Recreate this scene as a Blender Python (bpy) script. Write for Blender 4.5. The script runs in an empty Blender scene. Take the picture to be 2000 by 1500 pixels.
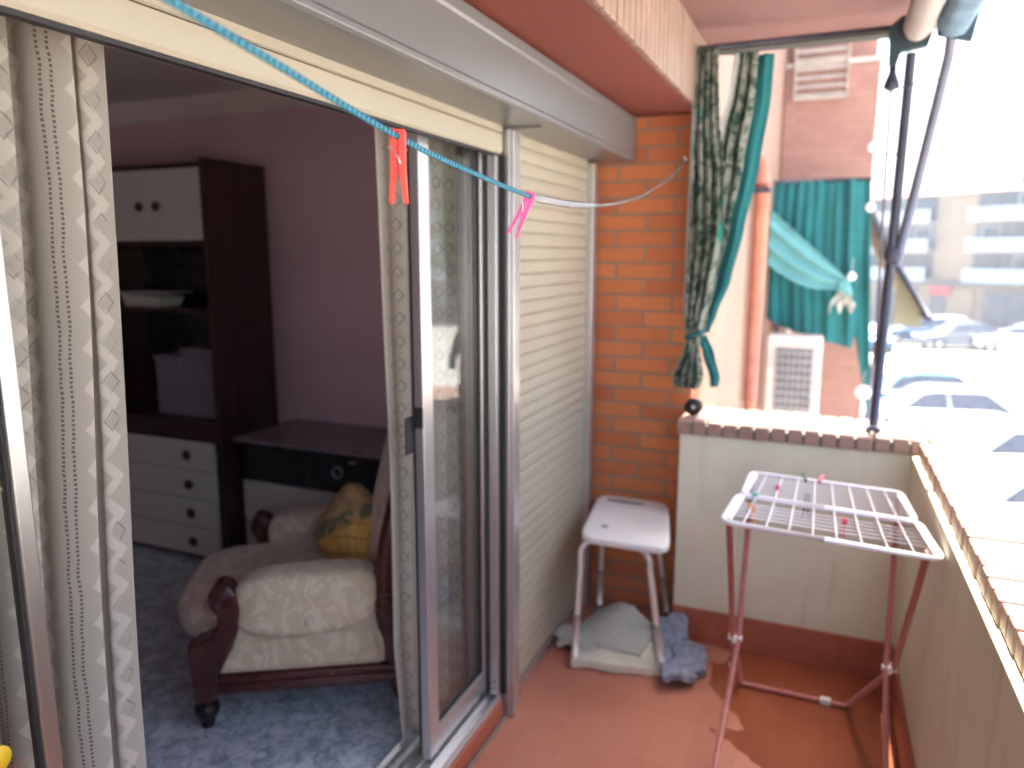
import bpy, bmesh, math, random
from mathutils import Vector, Matrix, noise
from math import sin, cos, pi, radians
random.seed(7)
S = bpy.context.scene
COL = S.collection

# ------------------------------------------------------------------ camera
cd = bpy.data.cameras.new("camera"); cam = bpy.data.objects.new("camera", cd); COL.objects.link(cam)
cam.location = (0, 0, 1.6)
cam.rotation_euler = (radians(90 - 9.9), 0, radians(23.3))
cd.sensor_width = 36; cd.lens = 36 * 1450 / 2000
cd.clip_start = 0.02; cd.clip_end = 1000
cd.dof.use_dof = True; cd.dof.focus_distance = 1.15; cd.dof.aperture_fstop = 2.5
S.camera = cam
# ------------------------------------------------------------------ sky, sun, exposure
SUN_DIR = Vector((0.034, 0.287, 1.0)).normalized()
w = bpy.data.worlds.new("World"); S.world = w; w.use_nodes = True
nt = w.node_tree; bg = nt.nodes["Background"]
sky = nt.nodes.new("ShaderNodeTexSky"); sky.sky_type = 'NISHITA'; sky.sun_disc = False
sky.sun_elevation = math.asin(SUN_DIR.z); sky.sun_rotation = math.atan2(SUN_DIR.x, SUN_DIR.y)
sky.dust_density = 6.0; sky.ozone_density = .5; sky.air_density = 1.0
nt.links.new(sky.outputs[0], bg.inputs[0]); bg.inputs[1].default_value = 0.15
sd = bpy.data.lights.new("sun", 'SUN'); sun = bpy.data.objects.new("sun", sd); COL.objects.link(sun)
sd.energy = 4.5; sd.angle = radians(0.6); sd.color = (1, 0.95, 0.88)
sun.rotation_euler = SUN_DIR.to_track_quat('Z', 'Y').to_euler(); sun.location = (5, 5, 20)
S.view_settings.view_transform = 'Standard'; S.view_settings.look = 'None'
S.view_settings.exposure = 2.6; S.view_settings.gamma = 1
S.render.engine = 'CYCLES'
S.cycles.max_bounces = 10; S.cycles.diffuse_bounces = 7; S.cycles.glossy_bounces = 5; S.cycles.transparent_max_bounces = 16

# ------------------------------------------------------------------ materials
class NT:
    def __init__(s, name):
        s.m = bpy.data.materials.new(name); s.m.use_nodes = True
        s.t = s.m.node_tree; s.b = s.t.nodes["Principled BSDF"]; s.out = s.t.nodes["Material Output"]
    def n(s, t, **k):
        x = s.t.nodes.new(t)
        for a, v in k.items(): setattr(x, a, v)
        return x
    def l(s, a, b): s.t.links.new(a, b)
    def put(s, sock, v):
        if hasattr(v, 'is_linked') or isinstance(v, bpy.types.NodeSocket): s.l(v, sock)
        else: sock.default_value = v
    def ma(s, op, a, b=0.0, c=0.0, clamp=False):
        x = s.n("ShaderNodeMath", operation=op); x.use_clamp = clamp
        for i, v in enumerate((a, b, c)): s.put(x.inputs[i], v)
        return x.outputs[0]
    def mix(s, f, a, b):
        x = s.n("ShaderNodeMix", data_type='RGBA')
        s.put(x.inputs[0], f)
        s.put(x.inputs[6], a if not isinstance(a, tuple) else (*a, 1)[:4]); s.put(x.inputs[7], b if not isinstance(b, tuple) else (*b, 1)[:4])
        return x.outputs[2]
    def obj(s): return s.n("ShaderNodeTexCoord").outputs['Object']
    def uv(s): return s.n("ShaderNodeTexCoord").outputs['UV']
    def sep(s, v):
        x = s.n("ShaderNodeSeparateXYZ"); s.l(v, x.inputs[0]); return x.outputs
    def comb(s, a, b, c=0.0):
        x = s.n("ShaderNodeCombineXYZ")
        for i, v in enumerate((a, b, c)): s.put(x.inputs[i], v)
        return x.outputs[0]
    def noise(s, scale, detail=4, rough=0.55, vec=None, dist=0.0):
        x = s.n("ShaderNodeTexNoise"); x.inputs['Scale'].default_value = scale
        x.inputs['Detail'].default_value = detail; x.inputs['Roughness'].default_value = rough
        x.inputs['Distortion'].default_value = dist
        s.l(vec if vec is not None else s.obj(), x.inputs['Vector']); return x.outputs['Fac']
    def ramp(s, f, lo, hi):
        x = s.n("ShaderNodeMapRange"); x.clamp = True; x.interpolation_type = 'SMOOTHSTEP'
        s.put(x.inputs[0], f); x.inputs[1].default_value = lo; x.inputs[2].default_value = hi
        return x.outputs[0]
    def bump(s, h, strength=0.3, dist=0.01):
        x = s.n("ShaderNodeBump"); x.inputs['Strength'].default_value = strength; x.inputs['Distance'].default_value = dist
        s.l(h, x.inputs['Height']); s.l(x.outputs[0], s.b.inputs['Normal'])
    def set(s, color=None, rough=None, metal=None, spec=None, coat=None, alpha=None, trans=None):
        if color is not None: s.put(s.b.inputs['Base Color'], color if not isinstance(color, tuple) else (*color, 1)[:4])
        if rough is not None: s.put(s.b.inputs['Roughness'], rough)
        if metal is not None: s.b.inputs['Metallic'].default_value = metal
        if spec is not None: s.b.inputs['Specular IOR Level'].default_value = spec
        if coat is not None: s.b.inputs['Coat Weight'].default_value = coat
        if alpha is not None: s.put(s.b.inputs['Alpha'], alpha)
        return s

def plain(name, c, rough=0.6, metal=0.0, var=0.18, scale=9.0, bump=0.15, bscale=60.0, spec=0.5, dirt=0.0, dirtc=(.12, .09, .06)):
    t = NT(name)
    n1 = t.noise(scale, 5, 0.6)
    f = t.ramp(n1, 0.25, 0.75)
    lo = tuple(x * (1 - var) for x in c); hi = tuple(min(1, x * (1 + var)) for x in c)
    col = t.mix(f, lo, hi)
    if dirt > 0:
        d = t.ma('MULTIPLY', t.ramp(t.noise(scale * .45, 6, .7), .5, .75), dirt)
        col = t.mix(d, col, dirtc)
    t.set(color=col, metal=metal, spec=spec)
    t.put(t.b.inputs['Roughness'], t.ma('MULTIPLY_ADD', n1, .25 if metal < .2 else .06, rough - (.12 if metal < .2 else .03), clamp=True))
    if bump > 0: t.bump(t.noise(bscale, 4, .6), bump, 0.004)
    return t.m

def brick_mat(name, c1, c2, mortar, bw=.245, bh=.068, ms=.0062, axis='x'):
    t = NT(name); o = t.sep(t.obj())
    b = t.n("ShaderNodeTexBrick"); b.offset = .5
    nz = t.noise(7, 4, .6)
    jit = t.ma('MULTIPLY', t.ma('SUBTRACT', t.noise(25, 3), .5), .006)
    t.l(t.comb(o['X'] if axis == 'x' else o['Y'], t.ma('ADD', o['Z'], jit)), b.inputs['Vector'])
    b.inputs['Scale'].default_value = 1; b.inputs['Mortar Size'].default_value = ms
    b.inputs['Brick Width'].default_value = bw; b.inputs['Row Height'].default_value = bh
    b.inputs['Mortar Smooth'].default_value = .25; b.inputs['Bias'].default_value = 0
    b.inputs['Color1'].default_value = (*c1, 1); b.inputs['Color2'].default_value = (*c2, 1); b.inputs['Mortar'].default_value = (*mortar, 1)
    dirt = t.ramp(nz, .45, .8)
    col = t.mix(t.ma('MULTIPLY', dirt, .35), b.outputs['Color'], tuple(x * .55 for x in c1))
    t.set(color=col, rough=.75)
    h = t.ma('ADD', t.ma('MULTIPLY', b.outputs['Fac'], -1.0), t.ma('MULTIPLY', t.noise(70, 4), .25))
    t.bump(h, .6, .006)
    return t.m

M = {}
M['brick'] = brick_mat('orange_brick', (.60, .195, .065), (.46, .125, .045), (.27, .185, .135))
M['coping'] = plain('weathered_coping_tile', (.36, .225, .175), .5, var=.15, scale=18, bump=.2)
M['tile'] = plain('terracotta_tile', (.38, .110, .060), .5, var=.12, scale=22, bump=.3)
M['soldier'] = plain('beige_pink_tile', (.36, .25, .19), .45, var=.15, scale=14)
M['groove'] = plain('dark_red_joint', (.13, .05, .035), .9)
M['soffit'] = plain('red_paint', (.20, .045, .028), .75, var=.12, scale=5, bump=.4, bscale=90)
M['ceil_pink'] = plain('faded_pink_red_paint', (.21, .105, .095), .8, var=.12, scale=4, bump=.3)
M['concrete_edge'] = plain('grey_slab_edge', (.22, .22, .19), .85, dirt=.4)
M['dark_edge'] = plain('dark_drip_edge', (.055, .058, .052), .8)
M['alu'] = plain('brushed_aluminium', (.60, .59, .585), .30, metal=.8, var=.03, scale=3, bump=.03)
M['alu_mirror'] = plain('polished_aluminium', (.42, .42, .41), .30, metal=.9, var=.04, scale=3, bump=.0)
M['alu_dark'] = plain('dark_seal', (.02, .018, .018), .6)
M['box_metal'] = plain('grey_lacquered_metal', (.20, .20, .195), .33, metal=.35, var=.03, scale=1.2, bump=.01, dirt=.04)
M['cream_pvc'] = plain('cream_slats', (.41, .365, .27), .5, var=.05, scale=2, bump=.03)
M['white_plastic'] = plain('white_plastic', (.78, .77, .76), .35, var=.04, bump=.03)
M['white_metal'] = plain('white_coated_wire', (.82, .80, .82), .35, var=.04, bump=0)
M['leg_alu'] = plain('satin_leg_tube', (.75, .72, .68), .3, metal=.5, var=.05, bump=0)
M['rubber'] = plain('grey_rubber', (.22, .22, .21), .8)
M['pink_tube'] = plain('dusty_red_lacquer', (.46, .165, .15), .4, var=.2, scale=30, bump=.05, dirt=.3, dirtc=(.5, .35, .3))
M['steel'] = plain('steel', (.6, .6, .6), .3, metal=1, var=.05, bump=0)
M['black_plastic'] = plain('black_plastic', (.012, .012, .013), .35, bump=0)
M['dark_wood'] = plain('dark_brown_wood', (.055, .018, .012), .38, var=.5, scale=6, bump=.1)
M['mahogany'] = plain('mahogany', (.065, .016, .014), .22, var=.4, scale=8, bump=.08)
M['cab_white'] = plain('white_lacquer_front', (.50, .51, .46), .45, var=.04, bump=.02)
M['black_gloss'] = plain('black_gloss', (.006, .006, .006), .25, bump=0)
M['lilac'] = plain('lilac_wall_paint', (.74, .52, .59), .85, var=.06, scale=2, bump=.15)
M['box_lilac'] = plain('grey_lilac_card', (.20, .165, .205), .8, var=.08)
M['worktop'] = plain('grey_lilac_worktop', (.22, .18, .205), .3, var=.05)
M['room_white'] = plain('ceiling_white_paint', (.78, .71, .66), .9, var=.06, scale=2)
M['grey_cloth'] = plain('pale_grey_cloth', (.47, .47, .42), .95, var=.1, bump=.6, bscale=120, dirt=.2, dirtc=(.33, .32, .26))
M['cream_cloth'] = plain('cream_foam', (.66, .62, .50), .95, var=.08, bump=.3, bscale=100)
M['blue_towel'] = plain('blue_grey_terry', (.25, .28, .35), 1.0, var=.3, scale=35, bump=1.0, bscale=260)
M['rope'] = None
M['teal_cloth'] = plain('teal_cloth', (.010, .15, .155), .85, var=.2, scale=3, bump=.15)
M['teal_cloth_light'] = plain('pale_teal_cloth', (.12, .34, .35), .85, var=.15, scale=4, bump=.15)
M['gunmetal'] = plain('dark_grey_metal', (.045, .05, .075), .45, metal=.3, bump=.03)
M['grey_metal'] = plain('mid_grey_metal', (.17, .17, .21), .45, metal=.3, bump=.03)
M['teal_metal'] = plain('teal_bracket_metal', (.03, .055, .065), .5, metal=.2)
M['awn_cloth'] = plain('blue_grey_awning_cloth', (.13, .22, .30), .85, var=.3, scale=8, bump=.2)
M['roller'] = plain('beige_grey_tube', (.38, .34, .32), .5, var=.12, scale=5)
M['khaki'] = plain('khaki_canvas', (.30, .29, .20), .9, var=.12)
M['peach'] = plain('peach_render', (.30, .175, .128), .85, var=.08, scale=2, bump=.3)
M['pink_brick'] = brick_mat('faded_pink_brick', (.43, .225, .175), (.39, .195, .15), (.32, .21, .17))
M['beige_slat'] = plain('beige_louvre', (.50, .43, .36), .7)
M['ac_white'] = plain('aged_white_enamel', (.60, .56, .50), .5)
M['ac_dark'] = plain('dark_grille', (.13, .14, .17), .6)
M['pipe_red'] = plain('terracotta_pipe', (.45, .17, .11), .6, var=.2)
M['street'] = plain('pale_sunlit_asphalt', (.34, .33, .31), .9, var=.1, scale=.5, bump=.2, bscale=20)
M['pave'] = plain('pale_paving', (.45, .43, .40), .9, var=.08, scale=.7)
M['bld_cream'] = plain('cream_render', (.235, .195, .15), .9, var=.08, scale=.4, bump=0)
M['bld_white'] = plain('white_balcony', (.27, .32, .36), .8, var=.06, scale=.5, bump=0)
M['bld_dark'] = plain('dark_window', (.05, .07, .09), .25, bump=0)
M['bld_shop'] = plain('grey_shopfront', (.09, .10, .12), .5, bump=0)
M['roof_tile'] = plain('clay_roof', (.26, .15, .13), .9, var=.2, scale=.8, bump=0)
M['red_sign'] = plain('red_sign', (.30, .06, .07), .6, bump=0)
M['tyre'] = plain('tyre', (.02, .02, .02), .9, bump=0)
M['car_glass'] = plain('car_glass', (.10, .115, .15), .35, bump=0)
M['yellow'] = plain('yellow_plastic', (.75, .48, .02), .5, bump=0)
M['glint_white'] = plain('white_gloss', (.9, .9, .9), .2, bump=0)
M['brass'] = plain('nail_brass', (.60, .50, .38), .4, metal=.3, bump=0)
def car_paint(name, c): return plain(name, c, .25, metal=.3, var=.03, bump=0)

# balcony floor: terracotta tiles with a wet, darker patch along the parapet
def floor_mat():
    t = NT('terracotta_floor'); ob = t.obj(); o = t.sep(ob)
    b = t.n("ShaderNodeTexBrick"); b.offset = 0
    t.l(t.comb(t.ma('ADD', o['X'], .06), t.ma('ADD', o['Y'], .03)), b.inputs['Vector'])
    b.inputs['Scale'].default_value = 1; b.inputs['Brick Width'].default_value = .135; b.inputs['Row Height'].default_value = .27
    b.inputs['Mortar Size'].default_value = .0018; b.inputs['Mortar Smooth'].default_value = .5
    b.inputs['Color1'].default_value = (.45, .175, .105, 1); b.inputs['Color2'].default_value = (.42, .155, .095, 1)
    b.inputs['Mortar'].default_value = (.35, .125, .08, 1)
    n = t.noise(3.0, 6, .65); n2 = t.noise(14, 4)
    dry = t.mix(t.ma('MULTIPLY', t.ramp(n, .35, .7), .35), b.outputs['Color'], (.50, .23, .17))
    dry = t.mix(t.ma('MULTIPLY', t.ramp(n2, .55, .75), .30), dry, (.30, .10, .07))
    dry = t.mix(t.ma('MULTIPLY', t.ramp(t.noise(48, 3, .6), .66, .72), .5), dry, (.22, .08, .06))
    # wet region: x > boundary(y), scalloped edge, isolated tongues
    edge = t.noise(4.2, 3, .5, vec=t.comb(o['X'], o['Y'], 3.7))
    f = t.ma('ADD', o['X'], t.ma('MULTIPLY', t.ma('SUBTRACT', o['Y'], 2.2), .30))
    f = t.ma('ADD', f, t.ma('MULTIPLY', t.ma('SUBTRACT', edge, .5), .75))
    wet = t.ramp(f, -.135, -.125)
    wcol = t.mix(t.ramp(n, .3, .7), (.30, .078, .030), (.22, .055, .022))
    wcol = t.mix(t.ma('MULTIPLY', b.outputs['Fac'], .5), wcol, (.10, .03, .02))
    col = t.mix(wet, dry, wcol)
    t.set(color=col); t.put(t.b.inputs['Roughness'], t.ma('MULTIPLY_ADD', wet, -.22, .50))
    t.bump(t.ma('ADD', t.ma('MULTIPLY', b.outputs['Fac'], -.6), t.ma('MULTIPLY', n2, .25)), .25, .003)
    return t.m
M['floor'] = floor_mat()
def plaster_mat():
    t = NT('cream_plaster'); o = t.sep(t.obj())
    n = t.noise(2.6, 7, .68); st = t.noise(1, 5, .62, vec=t.comb(t.ma('MULTIPLY', o['X'], 17), t.ma('MULTIPLY', o['Y'], 17), t.ma('MULTIPLY', o['Z'], 1.6)))
    c = t.mix(t.ramp(n, .3, .7), (.67, .67, .50), (.76, .75, .60))
    c = t.mix(t.ma('MULTIPLY', t.ramp(st, .52, .78), .40), c, (.50, .45, .28))
    low = t.ramp(t.ma('ADD', o['Z'], t.ma('MULTIPLY', n, .25)), .42, .16)
    c = t.mix(t.ma('MULTIPLY', low, .22), c, (.50, .40, .24))
    sp = t.ramp(t.noise(28, 3, .6), .70, .76)
    c = t.mix(t.ma('MULTIPLY', sp, .35), c, (.38, .35, .26))
    t.set(color=c, rough=.7); t.bump(t.ma('ADD', t.noise(38, 6, .62), t.ma('MULTIPLY', n, 2.0)), .35, .005); return t.m
M['plaster'] = plaster_mat()
def room_floor_mat():
    t = NT('blue_grey_marble'); n = t.noise(19, 8, .72, dist=1.0); n2 = t.noise(3, 3)
    c = t.mix(t.ramp(n, .36, .62), (.17, .215, .28), (.60, .66, .72))
    c = t.mix(t.ma('MULTIPLY', n2, .4), c, (.36, .42, .48))
    t.set(color=c, rough=.28); return t.m
M['marble'] = room_floor_mat()
def wood_mat(name, c1, c2, sc=(30, 30, 2), rough=.38):
    t = NT(name); o = t.sep(t.obj())
    n = t.noise(1, 5, .6, vec=t.comb(*(t.ma('MULTIPLY', o[k], s) for k, s in zip('XYZ', sc))), dist=.6)
    t.set(color=t.mix(t.ramp(n, .3, .7), c1, c2), rough=rough); return t.m
M['dark_wood'] = wood_mat('dark_brown_veneer', (.022, .008, .007), (.055, .018, .014))
def brocade_mat(name, base, motif, dark):
    t = NT(name); ob = t.obj()
    v = t.n("ShaderNodeTexVoronoi"); v.feature = 'SMOOTH_F1'; v.inputs['Scale'].default_value = 15; t.l(ob, v.inputs['Vector'])
    n = t.noise(11, 3, .5, dist=2.2); n2 = t.noise(24, 4, .6, dist=1.5)
    c = t.mix(t.ramp(n, .50, .54), base, motif)
    c = t.mix(t.ma('MULTIPLY', t.ramp(t.ma('ABSOLUTE', t.ma('SUBTRACT', n2, .5)), .03, .0), .45), c, dark)
    c = t.mix(t.ma('MULTIPLY', t.ramp(v.outputs['Distance'], .30, .18), .35), c, dark)
    t.set(color=c, rough=.85); t.b.inputs['Sheen Weight'].default_value = .2
    t.bump(t.ma('ADD', n, t.ma('MULTIPLY', t.noise(300, 2), .3)), .3, .004); return t.m
M['brocade'] = brocade_mat('floral_brocade', (.55, .46, .31), (.64, .56, .42), (.42, .36, .27))
M['brocade_pink'] = brocade_mat('floral_brocade_seat', (.44, .33, .26), (.55, .44, .36), (.33, .24, .19))
def pillow_mat():
    t = NT('mustard_pillow'); o = t.sep(t.obj())
    u, v = o['X'], o['Z']
    nz = t.ma('MULTIPLY', t.ma('SUBTRACT', t.noise(9, 3), .5), .05)
    a = t.ma('ADD', t.ma('ADD', u, v), nz); b = t.ma('ADD', t.ma('SUBTRACT', u, v), nz)
    def lines(x): return t.ramp(t.ma('ABSOLUTE', t.ma('SUBTRACT', t.ma('FRACT', t.ma('DIVIDE', x, .062)), .5)), .44, .48)
    g = t.ma('MAXIMUM', lines(a), lines(t.ma('MULTIPLY', b, .8)))
    y = t.mix(t.ramp(t.noise(14, 4), .3, .7), (.50, .26, .05), (.64, .38, .10))
    y = t.mix(t.ma('MULTIPLY', g, .8), y, (.16, .09, .03))
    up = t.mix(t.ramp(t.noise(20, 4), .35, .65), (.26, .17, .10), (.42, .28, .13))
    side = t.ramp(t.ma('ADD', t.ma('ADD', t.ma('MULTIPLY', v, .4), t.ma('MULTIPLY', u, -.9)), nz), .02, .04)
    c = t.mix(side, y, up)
    band = t.ramp(t.ma('ABSOLUTE', t.ma('ADD', t.ma('ADD', t.ma('MULTIPLY', v, .4), t.ma('MULTIPLY', u, -.9)), t.ma('SUBTRACT', nz, .05))), .035, .015)
    leaf = t.ma('MULTIPLY', band, t.ramp(t.noise(26, 3, .6), .42, .5))
    c = t.mix(t.ma('MULTIPLY', leaf, .8), c, (.07, .10, .05))
    t.set(color=c, rough=.9); return t.m
M['pillow'] = pillow_mat()
def leafy_mat():
    t = NT('green_patterned_cotton'); uv = t.sep(t.uv()); vec = t.comb(uv['X'], uv['Y'])
    n = t.noise(13, 5, .62, vec=vec, dist=1.4); n2 = t.noise(34, 4, .6, vec=vec, dist=1.0)
    n3 = t.noise(5, 2, .5, vec=t.comb(uv['X'], uv['Y'], 2.0))
    c = t.mix(t.ramp(n, .46, .52), (.30, .33, .28), (.035, .075, .058))
    c = t.mix(t.ma('MULTIPLY', t.ramp(n2, .5, .56), .7), c, (.24, .29, .22))
    c = t.mix(t.ma('MULTIPLY', t.ramp(n3, .60, .66), .85), c, (.02, .30, .20))
    c = t.mix(t.ramp(uv['X'], .02, .03), (.55, .60, .58), c)
    t.set(color=c, rough=.9)
    tr = t.n("ShaderNodeBsdfTranslucent"); t.l(c, tr.inputs[0]); mx = t.n("ShaderNodeMixShader"); mx.inputs[0].default_value = .25
    t.l(t.b.outputs[0], mx.inputs[1]); t.l(tr.outputs[0], mx.inputs[2]); t.l(mx.outputs[0], t.out.inputs[0])
    return t.m
M['leafy'] = leafy_mat()
def lace_mat(name, P, base, rib, sheer, tight=1.0, diamond=False):
    t = NT(name); uv = t.sep(t.uv()); U, V = uv['X'], uv['Y']
    wv = t.ma('MULTIPLY', t.ma('SUBTRACT', t.noise(14, 4, .6), .5), .012)
    U = t.ma('ADD', U, wv); V = t.ma('ADD', V, wv)
    u = t.ma('MULTIPLY', t.ma('FRACT', t.ma('DIVIDE', U, P)), P)
    D = lambda a, b: t.ma('ABSOLUTE', t.ma('SUBTRACT', a, b))
    per = .066
    v = t.ma('FRACT', t.ma('DIVIDE', V, per))
    tri = t.ma('ABSOLUTE', t.ma('SUBTRACT', t.ma('MULTIPLY', v, 2.0), 1.0))        # 0..1
    zz = D(u, t.ma('MULTIPLY_ADD', tri, .030, P * .30))
    rib1 = t.ramp(zz, .0150, .0085)
    # diamond outline in the bights
    dd = t.ma('ADD', D(u, P * .30 + .036), t.ma('MULTIPLY', D(v, .0), .0))
    dv = t.ma('MULTIPLY', t.ma('MINIMUM', v, t.ma('SUBTRACT', 1.0, v)) if not diamond else D(v, .5), per)
    dm = t.ma('ADD', D(u, P * .30 + (.006 if not diamond else .012)), t.ma('MULTIPLY', dv, .85))
    dia = t.ramp(t.ma('ABSOLUTE', t.ma('SUBTRACT', dm, .0155)), .0032, .0014)
    # eyelet columns
    def eyel(c):
        return t.ma('MULTIPLY', t.ramp(D(u, c), .0028, .0014), t.ramp(t.ma('FRACT', t.ma('DIVIDE', V, .0075)), .35, .5))
    ey = t.ma('MAXIMUM', eyel(P * .80), eyel(P * .92))
    fine = t.ma('MULTIPLY', t.ma('MULTIPLY_ADD', t.ma('SINE', t.ma('MULTIPLY', V, 1400)), .5, .5), t.ma('MULTIPLY_ADD', t.ma('SINE', t.ma('MULTIPLY', U, 1400)), .5, .5))
    hem = t.ramp(U, .012, .008)
    n = t.noise(6, 3)
    if diamond: rib1 = t.ma('MULTIPLY', rib1, .35)
    dense = t.ma('MAXIMUM', t.ma('MAXIMUM', rib1, hem), 0.0)
    c = t.mix(t.ma('MULTIPLY', dense, t.ma('MULTIPLY_ADD', t.noise(30, 3), .5, .6)), base, rib)
    c = t.mix(t.ma('MULTIPLY', t.ma('MULTIPLY', dia, .9 if diamond else .6), t.ramp(t.noise(22, 3), *((.1, .2) if diamond else (.38, .6)))), c, tuple(x * .45 for x in base))
    c = t.mix(t.ma('MULTIPLY', ey, .85), c, (.10, .085, .075))
    c = t.mix(t.ma('MULTIPLY', t.ma('MULTIPLY', fine, .25), t.ma('SUBTRACT', 1.0, dense)), c, tuple(x * .5 for x in base))
    t.set(color=c, rough=.9)
    t.bump(t.ma('ADD', dense, t.ma('MULTIPLY', dia, -1.0)), .5, .0015)
    tr = t.n("ShaderNodeBsdfTranslucent"); t.l(c, tr.inputs[0])
    m1 = t.n("ShaderNodeMixShader"); m1.inputs[0].default_value = .35
    t.l(t.b.outputs[0], m1.inputs[1]); t.l(tr.outputs[0], m1.inputs[2])
    tp = t.n("ShaderNodeBsdfTransparent"); m2 = t.n("ShaderNodeMixShader")
    hole = t.ma('MULTIPLY', t.ma('SUBTRACT', 1.0, dense), sheer)
    t.put(m2.inputs[0], hole); t.l(m1.outputs[0], m2.inputs[1]); t.l(tp.outputs[0], m2.inputs[2]); t.l(m2.outputs[0], t.out.inputs[0])
    return t.m
M['lace'] = lace_mat('zigzag_lace', .116, (.475, .435, .365), (.565, .525, .45), .10)
M['lace2'] = lace_mat('diamond_lace', .085, (.56, .515, .44), (.66, .62, .54), .06, diamond=True)
def glass_mat(name, tint=(.93, .95, .94)):
    t = NT(name); t.t.nodes.remove(t.b)
    g = t.n("ShaderNodeBsdfGlossy"); g.inputs['Roughness'].default_value = .02
    tp = t.n("ShaderNodeBsdfTransparent"); tp.inputs[0].default_value = (*tint, 1)
    fr = t.n("ShaderNodeFresnel"); gm = t.n("ShaderNodeNewGeometry"); t.l(t.ma('MULTIPLY_ADD', gm.outputs['Backfacing'], .645 - 1.55, 1.55), fr.inputs[0])
    mx = t.n("ShaderNodeMixShader"); t.l(fr.outputs[0], mx.inputs[0]); t.l(tp.outputs[0], mx.inputs[1]); t.l(g.outputs[0], mx.inputs[2])
    t.l(mx.outputs[0], t.out.inputs[0]); return t.m
M['glass'] = glass_mat('window_glass')
def rope_mat():
    t = NT('blue_braided_cord'); uv = t.sep(t.uv())
    a = t.ma('SINE', t.ma('ADD', t.ma('MULTIPLY', uv['Y'], 2 * pi / .0085), t.ma('MULTIPLY', uv['X'], 2 * pi * 2)))
    b = t.ma('SINE', t.ma('SUBTRACT', t.ma('MULTIPLY', uv['Y'], 2 * pi / .0085), t.ma('MULTIPLY', uv['X'], 2 * pi * 2)))
    h = t.ma('MAXIMUM', a, b)
    c = t.mix(t.ramp(h, .1, .9), (.004, .05, .08), (.045, .29, .40))
    t.set(color=c, rough=.6); t.bump(h, .8, .0015); return t.m
M['rope'] = rope_mat()
def clear_mat():
    t = NT('clear_pvc_sheath'); t.set(color=(.26, .28, .29), rough=.12)
    tp = t.n("ShaderNodeBsdfTransparent"); m = t.n("ShaderNodeMixShader"); m.inputs[0].default_value = .5
    t.l(t.b.outputs[0], m.inputs[1]); t.l(tp.outputs[0], m.inputs[2]); t.l(m.outputs[0], t.out.inputs[0]); return t.m
M['clear'] = clear_mat()
def peg_mat(name, c):
    t = NT(name); t.set(color=c, rough=.35); t.b.inputs['Subsurface Weight'].default_value = .3
    t.b.inputs['Subsurface Radius'].default_value = (.01, .004, .003); return t.m
M['peg_red'] = peg_mat('orange_red_peg_plastic', (.95, .075, .045))
M['peg_pink'] = peg_mat('magenta_peg_plastic', (.85, .06, .30))
M['peg_teal'] = peg_mat('teal_peg_plastic', (.02, .45, .38))
M['peg_orange'] = peg_mat('orange_peg_plastic', (.85, .35, .12))
M['peg_green'] = peg_mat('dark_green_peg_plastic', (.03, .13, .08))
M['peg_rose'] = peg_mat('rose_peg_plastic', (.75, .08, .15))

# ------------------------------------------------------------------ helpers
def root_of(o):
    while o.parent: o = o.parent
    return o
def tag(o, label=None, cat=None, group=None, kind=None):
    if label: o['label'] = label
    if cat: o['category'] = cat
    if group: o['group'] = group
    if kind: o['kind'] = kind
    return o
def thing(name, label, cat, loc=(0, 0, 0), rz=0, group=None):
    o = bpy.data.objects.new(name, None); COL.objects.link(o); o.location = loc; o.rotation_euler = (0, 0, rz)
    o.empty_display_size = .1
    return tag(o, label, cat, group)

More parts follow.
